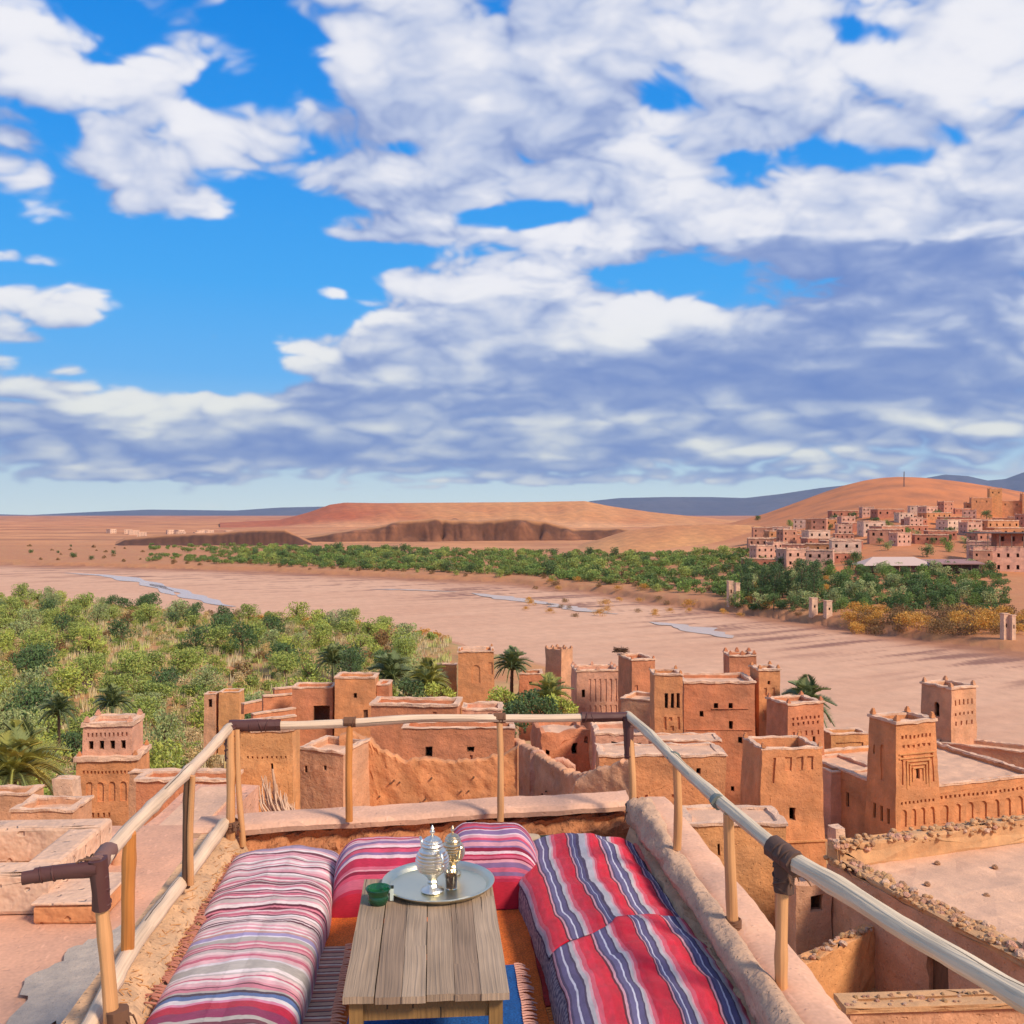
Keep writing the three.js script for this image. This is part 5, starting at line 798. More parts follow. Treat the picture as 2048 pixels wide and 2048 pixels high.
// a wall with a profile [[across, up] ...] carried along a line, uneven
function loft(profile, l0, l1, place, { rough = 0.012, freq = 5, step = 0.06, seed = 1 } = {}) {
  const m = profile.length, n = Math.max(2, Math.round((l1 - l0) / step)), pos = [], idx = [], tmp = V(0, 0, 0), fine = [];
  for (let i = 0; i < m; i++) { const [a, b] = profile[i], [c, d] = profile[(i + 1) % m], k = Math.max(1, Math.round(Math.hypot(c - a, d - b) / step)); for (let j = 0; j < k; j++) fine.push([lerp(a, c, j / k), lerp(b, d, j / k)]); }
  const q = fine.length;
  for (let i = 0; i <= n; i++) for (const [a, b] of fine) {
    const l = lerp(l0, l1, i / n); tmp.copy(place(a, b, l));
    const e = rough * (N3.noise(tmp.x * freq + seed, tmp.y * freq, tmp.z * freq) + 0.6 * N3.noise(tmp.x * freq * 2.7, tmp.y * freq * 2.7 + seed, tmp.z * freq * 2.7) + 0.35 * N3.noise(tmp.x * freq * 7, tmp.y * freq * 7 + seed, tmp.z * freq * 7));
    pos.push(tmp.x + e * 0.6, tmp.y + e, tmp.z + e * 0.6);
  }
  for (let i = 0; i < n; i++) for (let j = 0; j < q; j++) { const a = i * q + j, b = i * q + (j + 1) % q; idx.push(a, a + q, b, b, a + q, b + q); }
  for (let j = 1; j < q - 1; j++) { idx.push(0, j + 1, j); idx.push(n * q, n * q + j, n * q + j + 1); }
  const g = new THREE.BufferGeometry(); g.setAttribute('position', new THREE.Float32BufferAttribute(pos, 3)); g.setIndex(idx);
  const out = boxUV(g); const c = toCreasedNormals(out, 0.9); return c;
}
const COPING = mud(228, 178, 150, { size: 1.6, bump: 0.01 }), STRAWMUD = mud(214, 172, 134, { size: 0.9, bump: 0.03 }), ROUGHMUD = mud(196, 130, 88, { size: 0.7, bump: 0.05 });
const POLEWOOD = timber(238, 206, 178, 0.005, 0.85), GREYPOLE = timber(236, 214, 186, 0.008, 0.85), CANE = timber(226, 164, 110, 0.003, 0.6), CANE2 = timber(222, 142, 70, 0.003, 0.55), GREYLOG = mud(206, 168, 140, { size: 0.8, bump: 0.03 });
const LEATHER = plain(84, 46, 40, 0.6), TWINE = plain(110, 74, 52, 0.9), IRON = plain(120, 122, 112, 0.5, 0.4);
{
  // floor and the house beneath it
  const fl = new THREE.BoxGeometry(3.3, 0.3, 6.2); fl.translate(0, FLOOR - 0.15, -3.7);
  const m = structure('terrace_floor', boxUV(fl), mud(206, 160, 130, { size: 1.6, bump: 0.012 })); m.position.copy(T(0, 0, 0)); m.rotation.y = TURN;
  const b = new THREE.BoxGeometry(3.1, 9, 6.4); b.translate(0, FLOOR - 4.81, -3.6);
  const o = structure('terrace_base', boxUV(b), MUD.tan); o.position.copy(T(0, 0, 0)); o.rotation.y = TURN;
}
{
  const w = tthing('parapet_wall', 'straw mud parapet running along the left side of the roof terrace', 'parapet', [0, 0, 0]);
  part('wall', loft([[-1.19, -2.42], [-1.22, -2.22], [-1.30, -2.10], [-1.40, -2.055], [-1.52, -2.06], [-1.58, -2.16], [-1.6, -2.7], [-1.2, -2.7]], 1.4, 6.75, (a, b, l) => L(a, l, b), { rough: 0.022, freq: 6 }), STRAWMUD, w);
  const w2 = tthing('parapet_wall', 'low mud parapet with flat coping across the far end of the terrace', 'parapet', [0, 0, 0]);
  const fx = (s) => 6.33 + (s + 1.4) / 2.8 * 0.28;
  part('wall', loft([[0.17, -2.10], [0.20, -2.14], [0.14, -2.2], [0.17, -2.29], [0.13, -2.5], [0.40, -2.5], [0.40, -2.10]], -1.55, 1.6, (a, b, l) => L(l, fx(l) + a, b), { rough: 0.055, freq: 7, seed: 4, step: 0.04 }), ROUGHMUD, w2);
  part('coping', loft([[0.13, -2.065], [0.12, -2.03], [0.145, -2.005], [0.26, -2.0], [0.40, -2.002], [0.42, -2.04], [0.4, -2.07], [0.26, -2.075]], -1.58, 1.36, (a, b, l) => L(l, fx(l) + a + 0.012 * Math.sin(l * 5), b - 0.02 * sst(1, -1.5, l)), { rough: 0.010, freq: 4, seed: 7 }), COPING, w2);
  const w3 = tthing('parapet_wall', 'broad smooth pink coping wall along the right side of the terrace', 'parapet', [0, 0, 0]);
  part('wall', loft([[1.31, -2.35], [1.33, -2.02], [1.37, -1.95], [1.45, -1.93], [1.56, -1.935], [1.605, -1.97], [1.62, -2.1], [1.62, -2.8], [1.33, -2.8]], 1.4, 6.62, (a, b, l) => L(a, l, b), { rough: 0.012, freq: 3, seed: 9 }), COPING, w3);
  part('inner_face', loft([[1.22, -2.5], [1.24, -2.2], [1.27, -2.07], [1.36, -2.04], [1.38, -2.5]], 1.5, 6.4, (a, b, l) => L(a, l, b), { rough: 0.04, freq: 8, seed: 12 }), STRAWMUD, w3);
  part('edge_log', [pole([L(1.36, 6.5, -1.99), L(1.345, 6.0, -1.985), L(1.33, 5.42, -1.97), L(1.34, 5.2, -1.985)], 0.10, 0.066, { seg: 22, rough: 0.34, seed: 3, steps: 60 })], GREYLOG, w3);
  part('edge_log', [pole([L(1.315, 5.36, -1.955), L(1.33, 4.8, -1.96), L(1.32, 4.2, -1.955), L(1.33, 2.2, -1.95)], 0.06, 0.08, { seg: 20, rough: 0.26, seed: 5, steps: 90 })], GREYLOG, w3);
}
{
  const r = tthing('pole_railing', 'rustic pole railing with wrapped corners round the roof terrace', 'railing', [0, 0, 0]);
  const RH = -1.385, FT = 6.62;
  // rails
  part('top_rail', pole([L(-1.35, 6.52, RH + 0.0), L(-0.7, 6.54, RH + 0.0), L(-0.1, 6.57, RH + 0.022), L(0.6, 6.6, RH + 0.004), L(1.30, FT, RH)], 0.030, 0.025, { seed: 1, rough: 0.16 }), POLEWOOD, r, 'pale straight top rail across the far end');
  part('top_rail', pole([L(-1.35, 6.5, RH), L(-1.36, 5.7, RH - 0.02), L(-1.335, 5.0, RH + 0.012), L(-1.36, 4.5, RH - 0.006), L(-1.34, 3.98, RH)], 0.032, 0.030, { seed: 2, rough: 0.18, knots: 0.7 }), POLEWOOD, r, 'pale top rail along the left side');
  part('top_rail', pole([L(1.31, 6.66, RH + 0.005), L(1.332, 6.0, RH + 0.006), L(1.338, 5.3, RH + 0.001), L(1.37, 4.6, RH - 0.004), L(1.392, 4.2, RH + 0.0), L(1.42, 3.84, RH - 0.005)], 0.029, 0.033, { seed: 3, rough: 0.14, knots: 1.25 }), GREYPOLE, r, 'grey top rail along the right side');
  part('top_rail', pole([L(1.40, 3.98, RH - 0.015), L(1.483, 3.6, RH - 0.004), L(1.568, 3.2, RH - 0.010), L(1.69, 2.66, RH - 0.006), L(1.95, 1.6, RH)], 0.038, 0.035, { seed: 4, rough: 0.2, knots: 0.9 }), GREYPOLE, r, 'thick grey top rail running out of the right edge');
  part('edge_pole', pole([L(-1.37, 6.42, -1.99), L(-1.385, 5.5, -2.0), L(-1.395, 4.6, -1.99), L(-1.36, 3.9, -2.02)], 0.040, 0.036, { seed: 6, rough: 0.2, knots: 0.6 }), POLEWOOD, r, 'pale pole lying on the left parapet');
  part('rail_stub', pole([L(-1.33, 3.94, RH - 0.0), L(-1.5, 3.93, RH - 0.012), L(-1.60, 3.91, RH - 0.02)], 0.024, 0.026, { seed: 7 }), LEATHER, r, 'dark wrapped stub at the near left corner');
  // posts: foot, head, radius, cane
  const posts = [[-1.33, 6.42, -2.16, -1.335, 6.45, 0.032, CANE], [-1.25, 6.42, -2.14, -1.30, 6.46, 0.022, CANE], [-0.58, 6.5, -2.02, -0.58, 6.54, 0.027, CANE2], [0.42, 6.52, -2.05, 0.42, 6.6, 0.027, CANE],
    [1.315, 6.5, -2.0, 1.30, 6.58, 0.028, CANE], [-1.36, 5.42, -2.02, -1.335, 5.36, 0.026, OLDWOOD], [-1.33, 5.40, -2.0, -1.305, 5.34, 0.019, CANE], [-1.40, 4.55, -2.0, -1.345, 4.4, 0.034, CANE2], [-1.245, 3.96, -2.5, -1.34, 3.98, 0.033, CANE],
    [1.36, 5.47, -1.9, 1.345, 5.42, 0.028, CANE], [1.385, 4.5, -1.93, 1.355, 4.47, 0.030, CANE], [1.41, 3.9, -2.3, 1.42, 3.92, 0.031, CANE]];
  posts.forEach(([s0, t0, h0, s1, t1, rad, mat], i) => part('post', pole([L(s0, t0, h0), L((s0 + s1) / 2 + 0.008 * Math.sin(i * 5), (t0 + t1) / 2, (h0 + RH) / 2), L(s1, t1, RH - 0.01)], rad * 0.9, rad * 0.78, { seed: 20 + i, rough: 0.14, knots: 0.33 }), mat, r));
  // bindings: dark leather round the corners, twine and wire at the joints
  const bind = (name, a, b, rad, mat, seed, rings) => { const list = [pole([a, b], rad, rad, { seed, rough: 0.3, steps: 14 })]; for (let k = 0; k < rings; k++) { const f = (k + 0.5) / rings, c = a.clone().lerp(b, f), d = b.clone().sub(a).normalize(), t = new THREE.TorusGeometry(rad * (0.92 + 0.12 * Math.sin(k * 7 + seed)), rad * (0.13 + 0.05 * Math.sin(k * 5 + seed)), 5, 14); t.rotateX(0.35 * Math.sin(k * 3.7 + seed)); t.rotateY(0.3 * Math.cos(k * 2.3 + seed)); t.applyQuaternion(new THREE.Quaternion().setFromUnitVectors(V(0, 0, 1), d)); t.translate(c.x, c.y, c.z); list.push(t); } part(name, list, mat, r); };
  bind('binding', L(-1.36, 6.51, RH), L(-1.03, 6.53, RH + 0.004), 0.038, LEATHER, 31, 6);
  bind('binding', L(-1.345, 6.47, RH + 0.02), L(-1.338, 6.46, RH - 0.21), 0.038, LEATHER, 32, 5);
  bind('binding', L(0.98, 6.61, RH + 0.003), L(1.3, 6.62, RH), 0.033, LEATHER, 33, 6);
  bind('binding', L(1.30, 6.59, RH + 0.01), L(1.304, 6.56, RH - 0.27), 0.036, LEATHER, 34, 6);
  bind('binding', L(-1.335, 3.96, RH + 0.03), L(-1.318, 3.975, RH - 0.17), 0.037, LEATHER, 35, 4);
  bind('binding', L(-1.35, 4.14, RH + 0.003), L(-1.34, 3.95, RH), 0.037, plain(120, 84, 74, 0.7), 36, 4);
  bind('binding', L(-1.33, 3.95, RH - 0.002), L(-1.56, 3.925, RH - 0.016), 0.030, LEATHER, 42, 5);
  bind('binding', L(1.40, 3.99, RH), L(1.43, 3.80, RH - 0.006), 0.044, plain(92, 66, 54, 0.9), 37, 6);
  bind('binding', L(1.42, 3.92, RH - 0.03), L(1.416, 3.91, RH - 0.16), 0.042, plain(84, 58, 46, 0.85), 38, 5);
  bind('lashing', L(-1.33, 6.42, -1.98), L(-1.328, 6.42, -2.03), 0.046, TWINE, 39, 3);
  bind('lashing', L(1.31, 6.5, -1.95), L(1.312, 6.5, -2.03), 0.044, plain(70, 50, 44, 0.9), 40, 3);
  bind('lashing', L(1.41, 3.9, -1.98), L(1.41, 3.9, -2.05), 0.043, TWINE, 41, 4);
  bind('lashing', L(-1.262, 3.965, -1.95), L(-1.255, 3.965, -2.06), 0.044, TWINE, 43, 4);
  bind('lashing', L(1.385, 4.5, -1.9), L(1.384, 4.5, -1.94), 0.04, TWINE, 44, 2);
  for (const [s, t] of [[-0.58, 6.545], [0.42, 6.6]]) bind('lashing', L(s - 0.04, t, RH + 0.01), L(s + 0.04, t, RH + 0.01), 0.034, TWINE, 50, 3);
  for (const [a, b] of [[L(1.345, 5.5, RH), L(1.346, 5.47, RH)], [L(1.355, 4.66, RH - 0.003), L(1.356, 4.62, RH - 0.003)]]) bind('clamp_ring', a, b, 0.038, IRON, 60, 1);
  // knotted ends of twine
  const tw = rng(5), ends = [];
  for (const [s, t, h] of [[1.41, 3.9, -2.0], [1.385, 4.5, -1.92], [-1.33, 6.42, -2.0], [-1.26, 3.97, -2.0], [1.31, 6.5, -1.99], [1.42, 3.9, RH - 0.1], [-1.34, 3.97, RH + 0.02]]) for (let k = 0; k < 7; k++) { const a = tw() * 6.28, b = 0.05 + tw() * 0.07; ends.push(pole([L(s, t, h), L(s + Math.cos(a) * b * 0.7, t + Math.sin(a) * b * 0.7, h + 0.03 * (tw() - 0.3)), L(s + Math.cos(a) * b, t + Math.sin(a) * b, h - 0.05 * tw())], 0.006, 0.003, { seg: 5, steps: 5, seed: k })); }
  part('twine_end', ends, TWINE, r).userData.kind = 'stuff';
}

// ---------------------------------------------------------------- cloth
const weave = texture(128, 0.05, (u, v) => 0.5 + 0.25 * Math.sin(u * Math.PI * 32) * Math.cos(v * Math.PI * 32) + 0.25 * pf(u, v, 16, 2), false);
// stripes: [width in metres, r, g, b] ... along one direction; worn and a little uneven
function stripeTexture(list, across, seed) {
  const total = list.reduce((a, s) => a + s[0], 0), n = 1024, m = 96, edges = []; let e = 0;
  for (const s of list) { e += s[0]; edges.push([e / total, s]); }
  const d = new Uint8Array(n * m * 4);
  for (let y = 0; y < m; y++) for (let x = 0; x < n; x++) {
    const u = x / n, v = y / m, w = u + 0.0012 * pf(u, v, 12, 2); let k = 0; while (k < edges.length - 1 && edges[k][0] < w) k++;
    const s = edges[k][1], g = 0.93 + 0.10 * pnoise(u * 256, v * 24, 256) * 0.6 + 0.07 * pf(u, v, 8, 3), o = (across ? x * m + y : y * n + x) * 4;
    for (let c = 0; c < 3; c++) d[o + c] = clamp(s[1 + c] * g, 0, 255); d[o + 3] = 255;
  }
  const t = across ? new THREE.DataTexture(d, m, n) : new THREE.DataTexture(d, n, m);
  t.wrapS = t.wrapT = THREE.RepeatWrapping; t.magFilter = THREE.LinearFilter; t.colorSpace = THREE.SRGBColorSpace;
  across ? t.repeat.set(1 / 0.6, 1 / total) : t.repeat.set(1 / total, 1 / 0.6); t.needsUpdate = true; return t;
}
const cloth = (map, rough = 0.95) => new THREE.MeshPhysicalMaterial({ map, roughness: rough, bumpMap: weave, bumpScale: 0.003, sheen: 0.25, sheenRoughness: 0.6, sheenColor: new THREE.Color(1, 0.9, 0.9) });
// a stuffed body: S(a, l) with a round the section (0 left foot, 1 right foot over the top) and l along
function stuffed({ w, h, len, plump = 0.03, lumps = 0.02, seed = 1, power = 4.6, heightAt = () => 1, bendAt = () => 0 }) {
  const p = 2 / power, N = 240, arc = [0]; for (let i = 1, q = null; i <= N; i++) { const f = (k) => { const th = Math.PI * (1 - k / N), c = Math.cos(th), s = Math.sin(th); return [Math.sign(c) * Math.abs(c) ** p * w / 2, Math.max(0, s) ** p * h]; }, [x0, y0] = f(i - 1), [x1, y1] = f(i); arc.push(arc[i - 1] + Math.hypot(x1 - x0, y1 - y0)); }
  const even = (a) => { const s = clamp(a, 0, 1) * arc[N]; let lo = 0, hi = N; while (hi - lo > 1) { const m = (lo + hi) >> 1; arc[m] < s ? lo = m : hi = m; } return (lo + (s - arc[lo]) / Math.max(1e-6, arc[hi] - arc[lo])) / N; };
  return (a0, l, off = 0) => {
    const a = even(a0), end = Math.min(l, len - l), er = clamp(end / 0.16, 0, 1), round = Math.sqrt(1 - (1 - er) ** 2);
    const th = Math.PI * (1 - a * 1.0), c = Math.cos(th), s = Math.max(0, Math.sin(th));
    let x = Math.sign(c) * Math.abs(c) ** p * (w / 2) * (0.93 + 0.07 * round), y = s ** p * h * (0.25 + 0.75 * round) * heightAt(l);
    const nz = lumps * (N3.noise(x * 4 + seed, l * 3.2, seed) + 0.6 * N3.noise(x * 9, l * 7 + seed, 3) + 0.3 * Math.abs(N3.noise(x * 7 + l * 5, l * 17 + seed, 6))), top = Math.sin(Math.PI * a);
    y += (plump * Math.cos(x / w * Math.PI) + nz) * top * round; x += nz * 0.6 + bendAt(l);
    return V(x + c * off, y + s * off + (s < 0.05 ? 0 : 0), -l);
  };
}
function skin(S, len, a0, a1, { off = 0, la = () => 0, lb = () => len, na = 40, nl = 90, girth = 1, thick = 0 } = {}) {
  const pos = [], uv = [], idx = [], one = (o) => { const start = pos.length / 3; for (let i = 0; i <= nl; i++) for (let j = 0; j <= na; j++) { const a = lerp(a0, a1, j / na), l = lerp(la(a), lb(a), i / nl), p = S(a, l, o); pos.push(p.x, p.y, p.z); uv.push(a * girth, l); } return start; };
  const quad = (start, flip) => { for (let i = 0; i < nl; i++) for (let j = 0; j < na; j++) { const k = start + i * (na + 1) + j; flip ? idx.push(k, k + na + 1, k + 1, k + 1, k + na + 1, k + na + 2) : idx.push(k, k + 1, k + na + 1, k + 1, k + na + 2, k + na + 1); } };
  const A = one(off); quad(A, false);
  if (thick) { const B = one(off - thick); quad(B, true); const m = na + 1; const edge = (k1, k2) => idx.push(A + k1, B + k1, A + k2, A + k2, B + k1, B + k2); for (let j = 0; j < na; j++) { edge(j, j + 1); edge(nl * m + j + 1, nl * m + j); } for (let i = 0; i < nl; i++) { edge((i + 1) * m, i * m); edge(i * m + na, (i + 1) * m + na); } }
  const g = new THREE.BufferGeometry(); g.setAttribute('position', new THREE.Float32BufferAttribute(pos, 3)); g.setAttribute('uv', new THREE.Float32BufferAttribute(uv, 2)); g.setIndex(idx); g.computeVertexNormals(); return g;
}
// fine stripes of pink, white, maroon and grey, with some broad bands where the photograph has them
function pinkStripes(seed, len, bands) {
  const r = rng(seed), pal = [[236, 156, 166], [246, 190, 194], [252, 230, 226], [220, 110, 132], [92, 36, 52], [240, 172, 180], [250, 214, 210], [120, 52, 70], [214, 192, 186], [228, 136, 152], [255, 238, 234], [104, 42, 60]], list = []; let l = 0, k = 0;
  while (l < len) {
    const b = bands.find((x) => Math.abs(x[0] - l) < 0.02 && !x.used);
    if (b) { b.used = true; for (const s of b[1]) { list.push(s); l += s[0]; } continue; }
    const c = pal[(k += 1 + Math.floor(r() * 3)) % pal.length], dark = c[0] < 120, w = dark ? 0.007 + r() * 0.006 : 0.010 + r() * 0.022;
    list.push([w, ...c]); l += w;
  }
  return list;
}
const crimson = [200, 16, 62], lav = [176, 160, 204], bl = [92, 118, 170], wh = [240, 226, 226], grb = [198, 186, 176];
{
  const make = (label, s, t0, len, w, h, mat, o) => { const g = tthing('floor_mattress', label, 'mattress', [s, FLOOR + 0.012, t0], o.turn ?? 0, 'striped mattresses on the terrace floor'); const S = stuffed({ w, h, len, ...o }); part('body', skin(S, len, 0, 1, { girth: w + h, nl: Math.round(len * 45), na: 44 }), mat, g); return [g, S]; };
  const m1 = cloth(stripeTexture(pinkStripes(11, 2.5, [[0.35, [[0.03, ...wh], [0.02, 60, 50, 60], [0.05, ...grb]]], [0.86, [[0.03, ...grb], [0.06, 150, 40, 90], [0.055, ...crimson], [0.02, 236, 140, 170], [0.03, ...wh], [0.03, ...bl], [0.02, 74, 54, 74], [0.02, ...grb]]], [1.30, [[0.07, ...grb], [0.02, ...wh]]], [1.62, [[0.05, ...grb], [0.012, 246, 232, 240], [0.035, ...lav], [0.02, 214, 160, 150]]]]), true));
  const m2 = cloth(stripeTexture(pinkStripes(29, 1.3, [[0.9, [[0.04, 176, 150, 178], [0.01, 90, 50, 80], [0.04, 196, 170, 190]]]]), true));
  make('pink striped floor mattress filling the near left side of the terrace', -0.925, 3.25, 2.12, 0.66, 0.185, m1, { seed: 2, lumps: 0.018, plump: 0.02 });
  make('faded pink mattress in the far left corner, behind the nearer one', -0.935, 5.24, 1.07, 0.69, 0.195, m2, { seed: 5, lumps: 0.02, plump: 0.025, turn: 0.01 });
  // right mattress: grey woven cover under two red striped blankets
  const greyW = texture(256, 0.35, (u, v) => { const p = pf(u, v, 20, 2) + 0.5 * Math.sin(v * 60 + 3 * pf(u, v, 4, 2)); const k = p > 0.25 ? 0 : p > -0.2 ? 0.5 : 1; return [lerp(0.72, 0.42, k), lerp(0.66, 0.38, k), lerp(0.68, 0.46, k)]; });
  const hgt = (l) => 1 + 0.06 * sst(2.15, 2.65, l), [g3, S3] = make('grey patterned mattress on the right under two red blankets', 0.90, 3.4, 2.86, 0.80, 0.21, cloth(greyW), { seed: 8, lumps: 0.022, plump: 0.035, heightAt: hgt, bendAt: (l) => 0.03 * Math.sin(l * 1.7) });
  const unit = [[0.0374, 242, 32, 66], [0.0340, 242, 14, 52], [0.0082, 110, 18, 40], [0.0095, 244, 176, 184], [0.0095, 92, 74, 112], [0.0204, 120, 108, 150], [0.0082, 236, 230, 242], [0.0231, 104, 92, 136], [0.0082, 84, 66, 96], [0.0150, 216, 206, 206], [0.0109, 240, 180, 186], [0.0204, 238, 96, 116]];
  const red = stripeTexture(unit, false), blanket = cloth(red), red2 = red.clone(); red2.offset.set(0.47, 0); red2.needsUpdate = true; const blanket2 = cloth(red2);
  const bg = tthing('striped_blanket', 'red and violet striped blanket over the far half of the right mattress', 'blanket', [0.90, FLOOR + 0.012, 3.4]);
  const wav = (S) => (a, l, o) => { const p = S(a, l, o); p.y += (0.008 * Math.sin(l * 9 + a * 9) * N3.noise(l * 3, a * 5, 2) + 0.012 * Math.abs(N3.noise(l * 5 + a * 3, a * 9, 4))) * Math.sin(Math.PI * a); p.x += 0.02 * Math.sin(l * 2.6) * Math.sin(Math.PI * a); return p; };
  part('cloth', skin(wav(S3), 2.86, 0.13, 0.85, { off: 0.012, thick: 0.008, la: (a) => 1.25 + 0.2 * a, lb: () => 2.85, girth: 1.15, na: 60, nl: 90 }), blanket, bg);
  const bg2 = tthing('striped_blanket', 'bright red striped blanket over the near half of the right mattress', 'blanket', [0.90, FLOOR + 0.012, 3.4]);
  part('cloth', skin(wav(S3), 2.86, 0.16, 0.81, { off: 0.028, thick: 0.010, la: () => 0.02, lb: (a) => 1.12 + 0.55 * a + 0.03 * Math.sin(a * 14), girth: 1.15, na: 60, nl: 80 }), blanket2, bg2);
  // fringe of the far blanket towards the right wall
  const fr = rng(9), fl = [];
  for (let k = 0; k < 90; k++) { const l = 1.7 + 1.1 * k / 90, p = S3(0.84, l, 0.02), d = 0.05 + fr() * 0.05; fl.push(pole([p, V(p.x + d * 0.5, p.y + 0.012, p.z + (fr() - 0.5) * 0.03), V(p.x + d, p.y - 0.02 - fr() * 0.03, p.z + (fr() - 0.5) * 0.05)], 0.006, 0.003, { seg: 5, steps: 4, seed: k })); }
  part('fringe', fl, plain(226, 120, 104), bg).userData.kind = 'stuff';
  // two bolsters along the far wall, striped lengthwise
  const bol = (label, s, t, len, h, turn, seed, list) => {
    const g = tthing('bolster_cushion', label, 'cushion', [s, FLOOR + 0.012, t], turn, 'bolster cushions along the far parapet'), S = stuffed({ w: 0.52, h, len, plump: 0.05, lumps: 0.02, seed, power: 2.5 });
    const geo = skin(S, len, 0, 1, { girth: 1.02, na: 60, nl: 36 }); geo.rotateY(-Math.PI / 2); part('cover', geo, cloth(stripeTexture(list, false)), g); return g;
  };
  const bstripe = (seed) => { const r = rng(seed), l = [[0.05, 66, 30, 44], [0.03, 214, 90, 116], [0.02, 230, 190, 190], [0.075, 224, 12, 50], [0.015, 236, 150, 166]], pal = [[228, 86, 116], [238, 168, 180], [204, 50, 84], [246, 214, 218], [222, 110, 136], [152, 34, 66], [150, 116, 160]]; let u = 0.19; while (u < 0.86) { const w = 0.008 + r() * 0.018; l.push([w, ...pal[Math.floor(r() * pal.length)]]); u += w; } l.push([0.16, 214, 40, 66]); return l; };
  bol('rose striped bolster left of the teapots against the far wall', -0.62, 5.86, 0.66, 0.30, 0.06, 3, bstripe(4));
  bol('red striped bolster right of the teapots against the far wall', 0.02, 5.93, 0.60, 0.35, -0.03, 7, bstripe(8));
}
// ---------------------------------------------------------------- rugs
function rug(label, s0, s1, t0, t1, lift, mat, seed, fringe, turn = 0) {
  const g = tthing('floor_rug', label, 'rug', [(s0 + s1) / 2, FLOOR + lift, (t0 + t1) / 2], turn), w = s1 - s0, l = t1 - t0;
  const geo = new THREE.PlaneGeometry(w, l, 30, 60); geo.rotateX(-Math.PI / 2);
  push(geo, (v) => { const e = Math.max(Math.abs(v.x) / (w / 2), Math.abs(v.z) / (l / 2)); v.y = 0.006 + 0.006 * N3.noise(v.x * 5 + seed, v.z * 5, seed) + 0.012 * sst(0.9, 1, e) * Math.max(0, N3.noise(v.x * 9, v.z * 9, seed)); v.x += 0.012 * perlin(v.z * 4, seed); });
  const under = geo.clone(); under.translate(0, -0.007, 0); boxUV(under); part('pile', [boxUV(geo), under], mat, g);
  if (fringe) {
    const r = rng(seed), list = [];
    for (const side of fringe.sides) for (let z = -l / 2; z < l / 2; z += 0.024) { const x = side * w / 2 + 0.012 * perlin(z * 4, seed), d = side * (0.05 + r() * 0.03), j = (r() - 0.5) * 0.03; list.push(pole([V(x, 0.01, z), V(x + d * 0.5, 0.014, z + j * 0.4), V(x + d, 0.004, z + j)], 0.007, 0.004, { seg: 5, steps: 3, seed: z * 9 })); }
    part('fringe', list, fringe.mat, g).userData.kind = 'stuff';
  }
}
const pileMap = texture(256, 0.3, (u, v) => { const k = 0.9 + 0.14 * pf(u, v, 32, 2) + 0.06 * pf(u, v, 4, 3); return [k, k, k]; });
const rugMat = (r, g, b) => new THREE.MeshPhysicalMaterial({ color: rgb(r, g, b), map: pileMap, roughness: 1, bumpMap: resized(mudBump, 0.25), bumpScale: 0.008, sheen: 0.3, sheenRoughness: 0.7 });
rug('orange rug on the terrace floor between the mattresses', -0.60, 0.50, 3.4, 5.65, 0.004, rugMat(240, 120, 44), 3, { sides: [1], mat: plain(222, 130, 66) });
{ const st = []; for (let k = 0; k < 14; k++) st.push([0.03, 236, 184, 150], [0.010, 150, 66, 52], [0.016, 250, 222, 196], [0.022, 224, 140, 110], [0.008, 110, 60, 60]);
  rug('striped fringed runner on the floor left of the table', -0.62, -0.48, 3.5, 5.2, 0.022, cloth(stripeTexture(st, true)), 6, { sides: [1], mat: plain(232, 160, 126) }); }
rug('blue rug under the low wooden table', -0.40, 0.385, 3.5, 4.9, 0.03, rugMat(20, 88, 160), 9, { sides: [1], mat: plain(220, 160, 140) });
rug('dark red cloth lying on the floor beside the right mattress', 0.50, 0.60, 4.5, 5.25, 0.02, rugMat(176, 44, 40), 12, null);
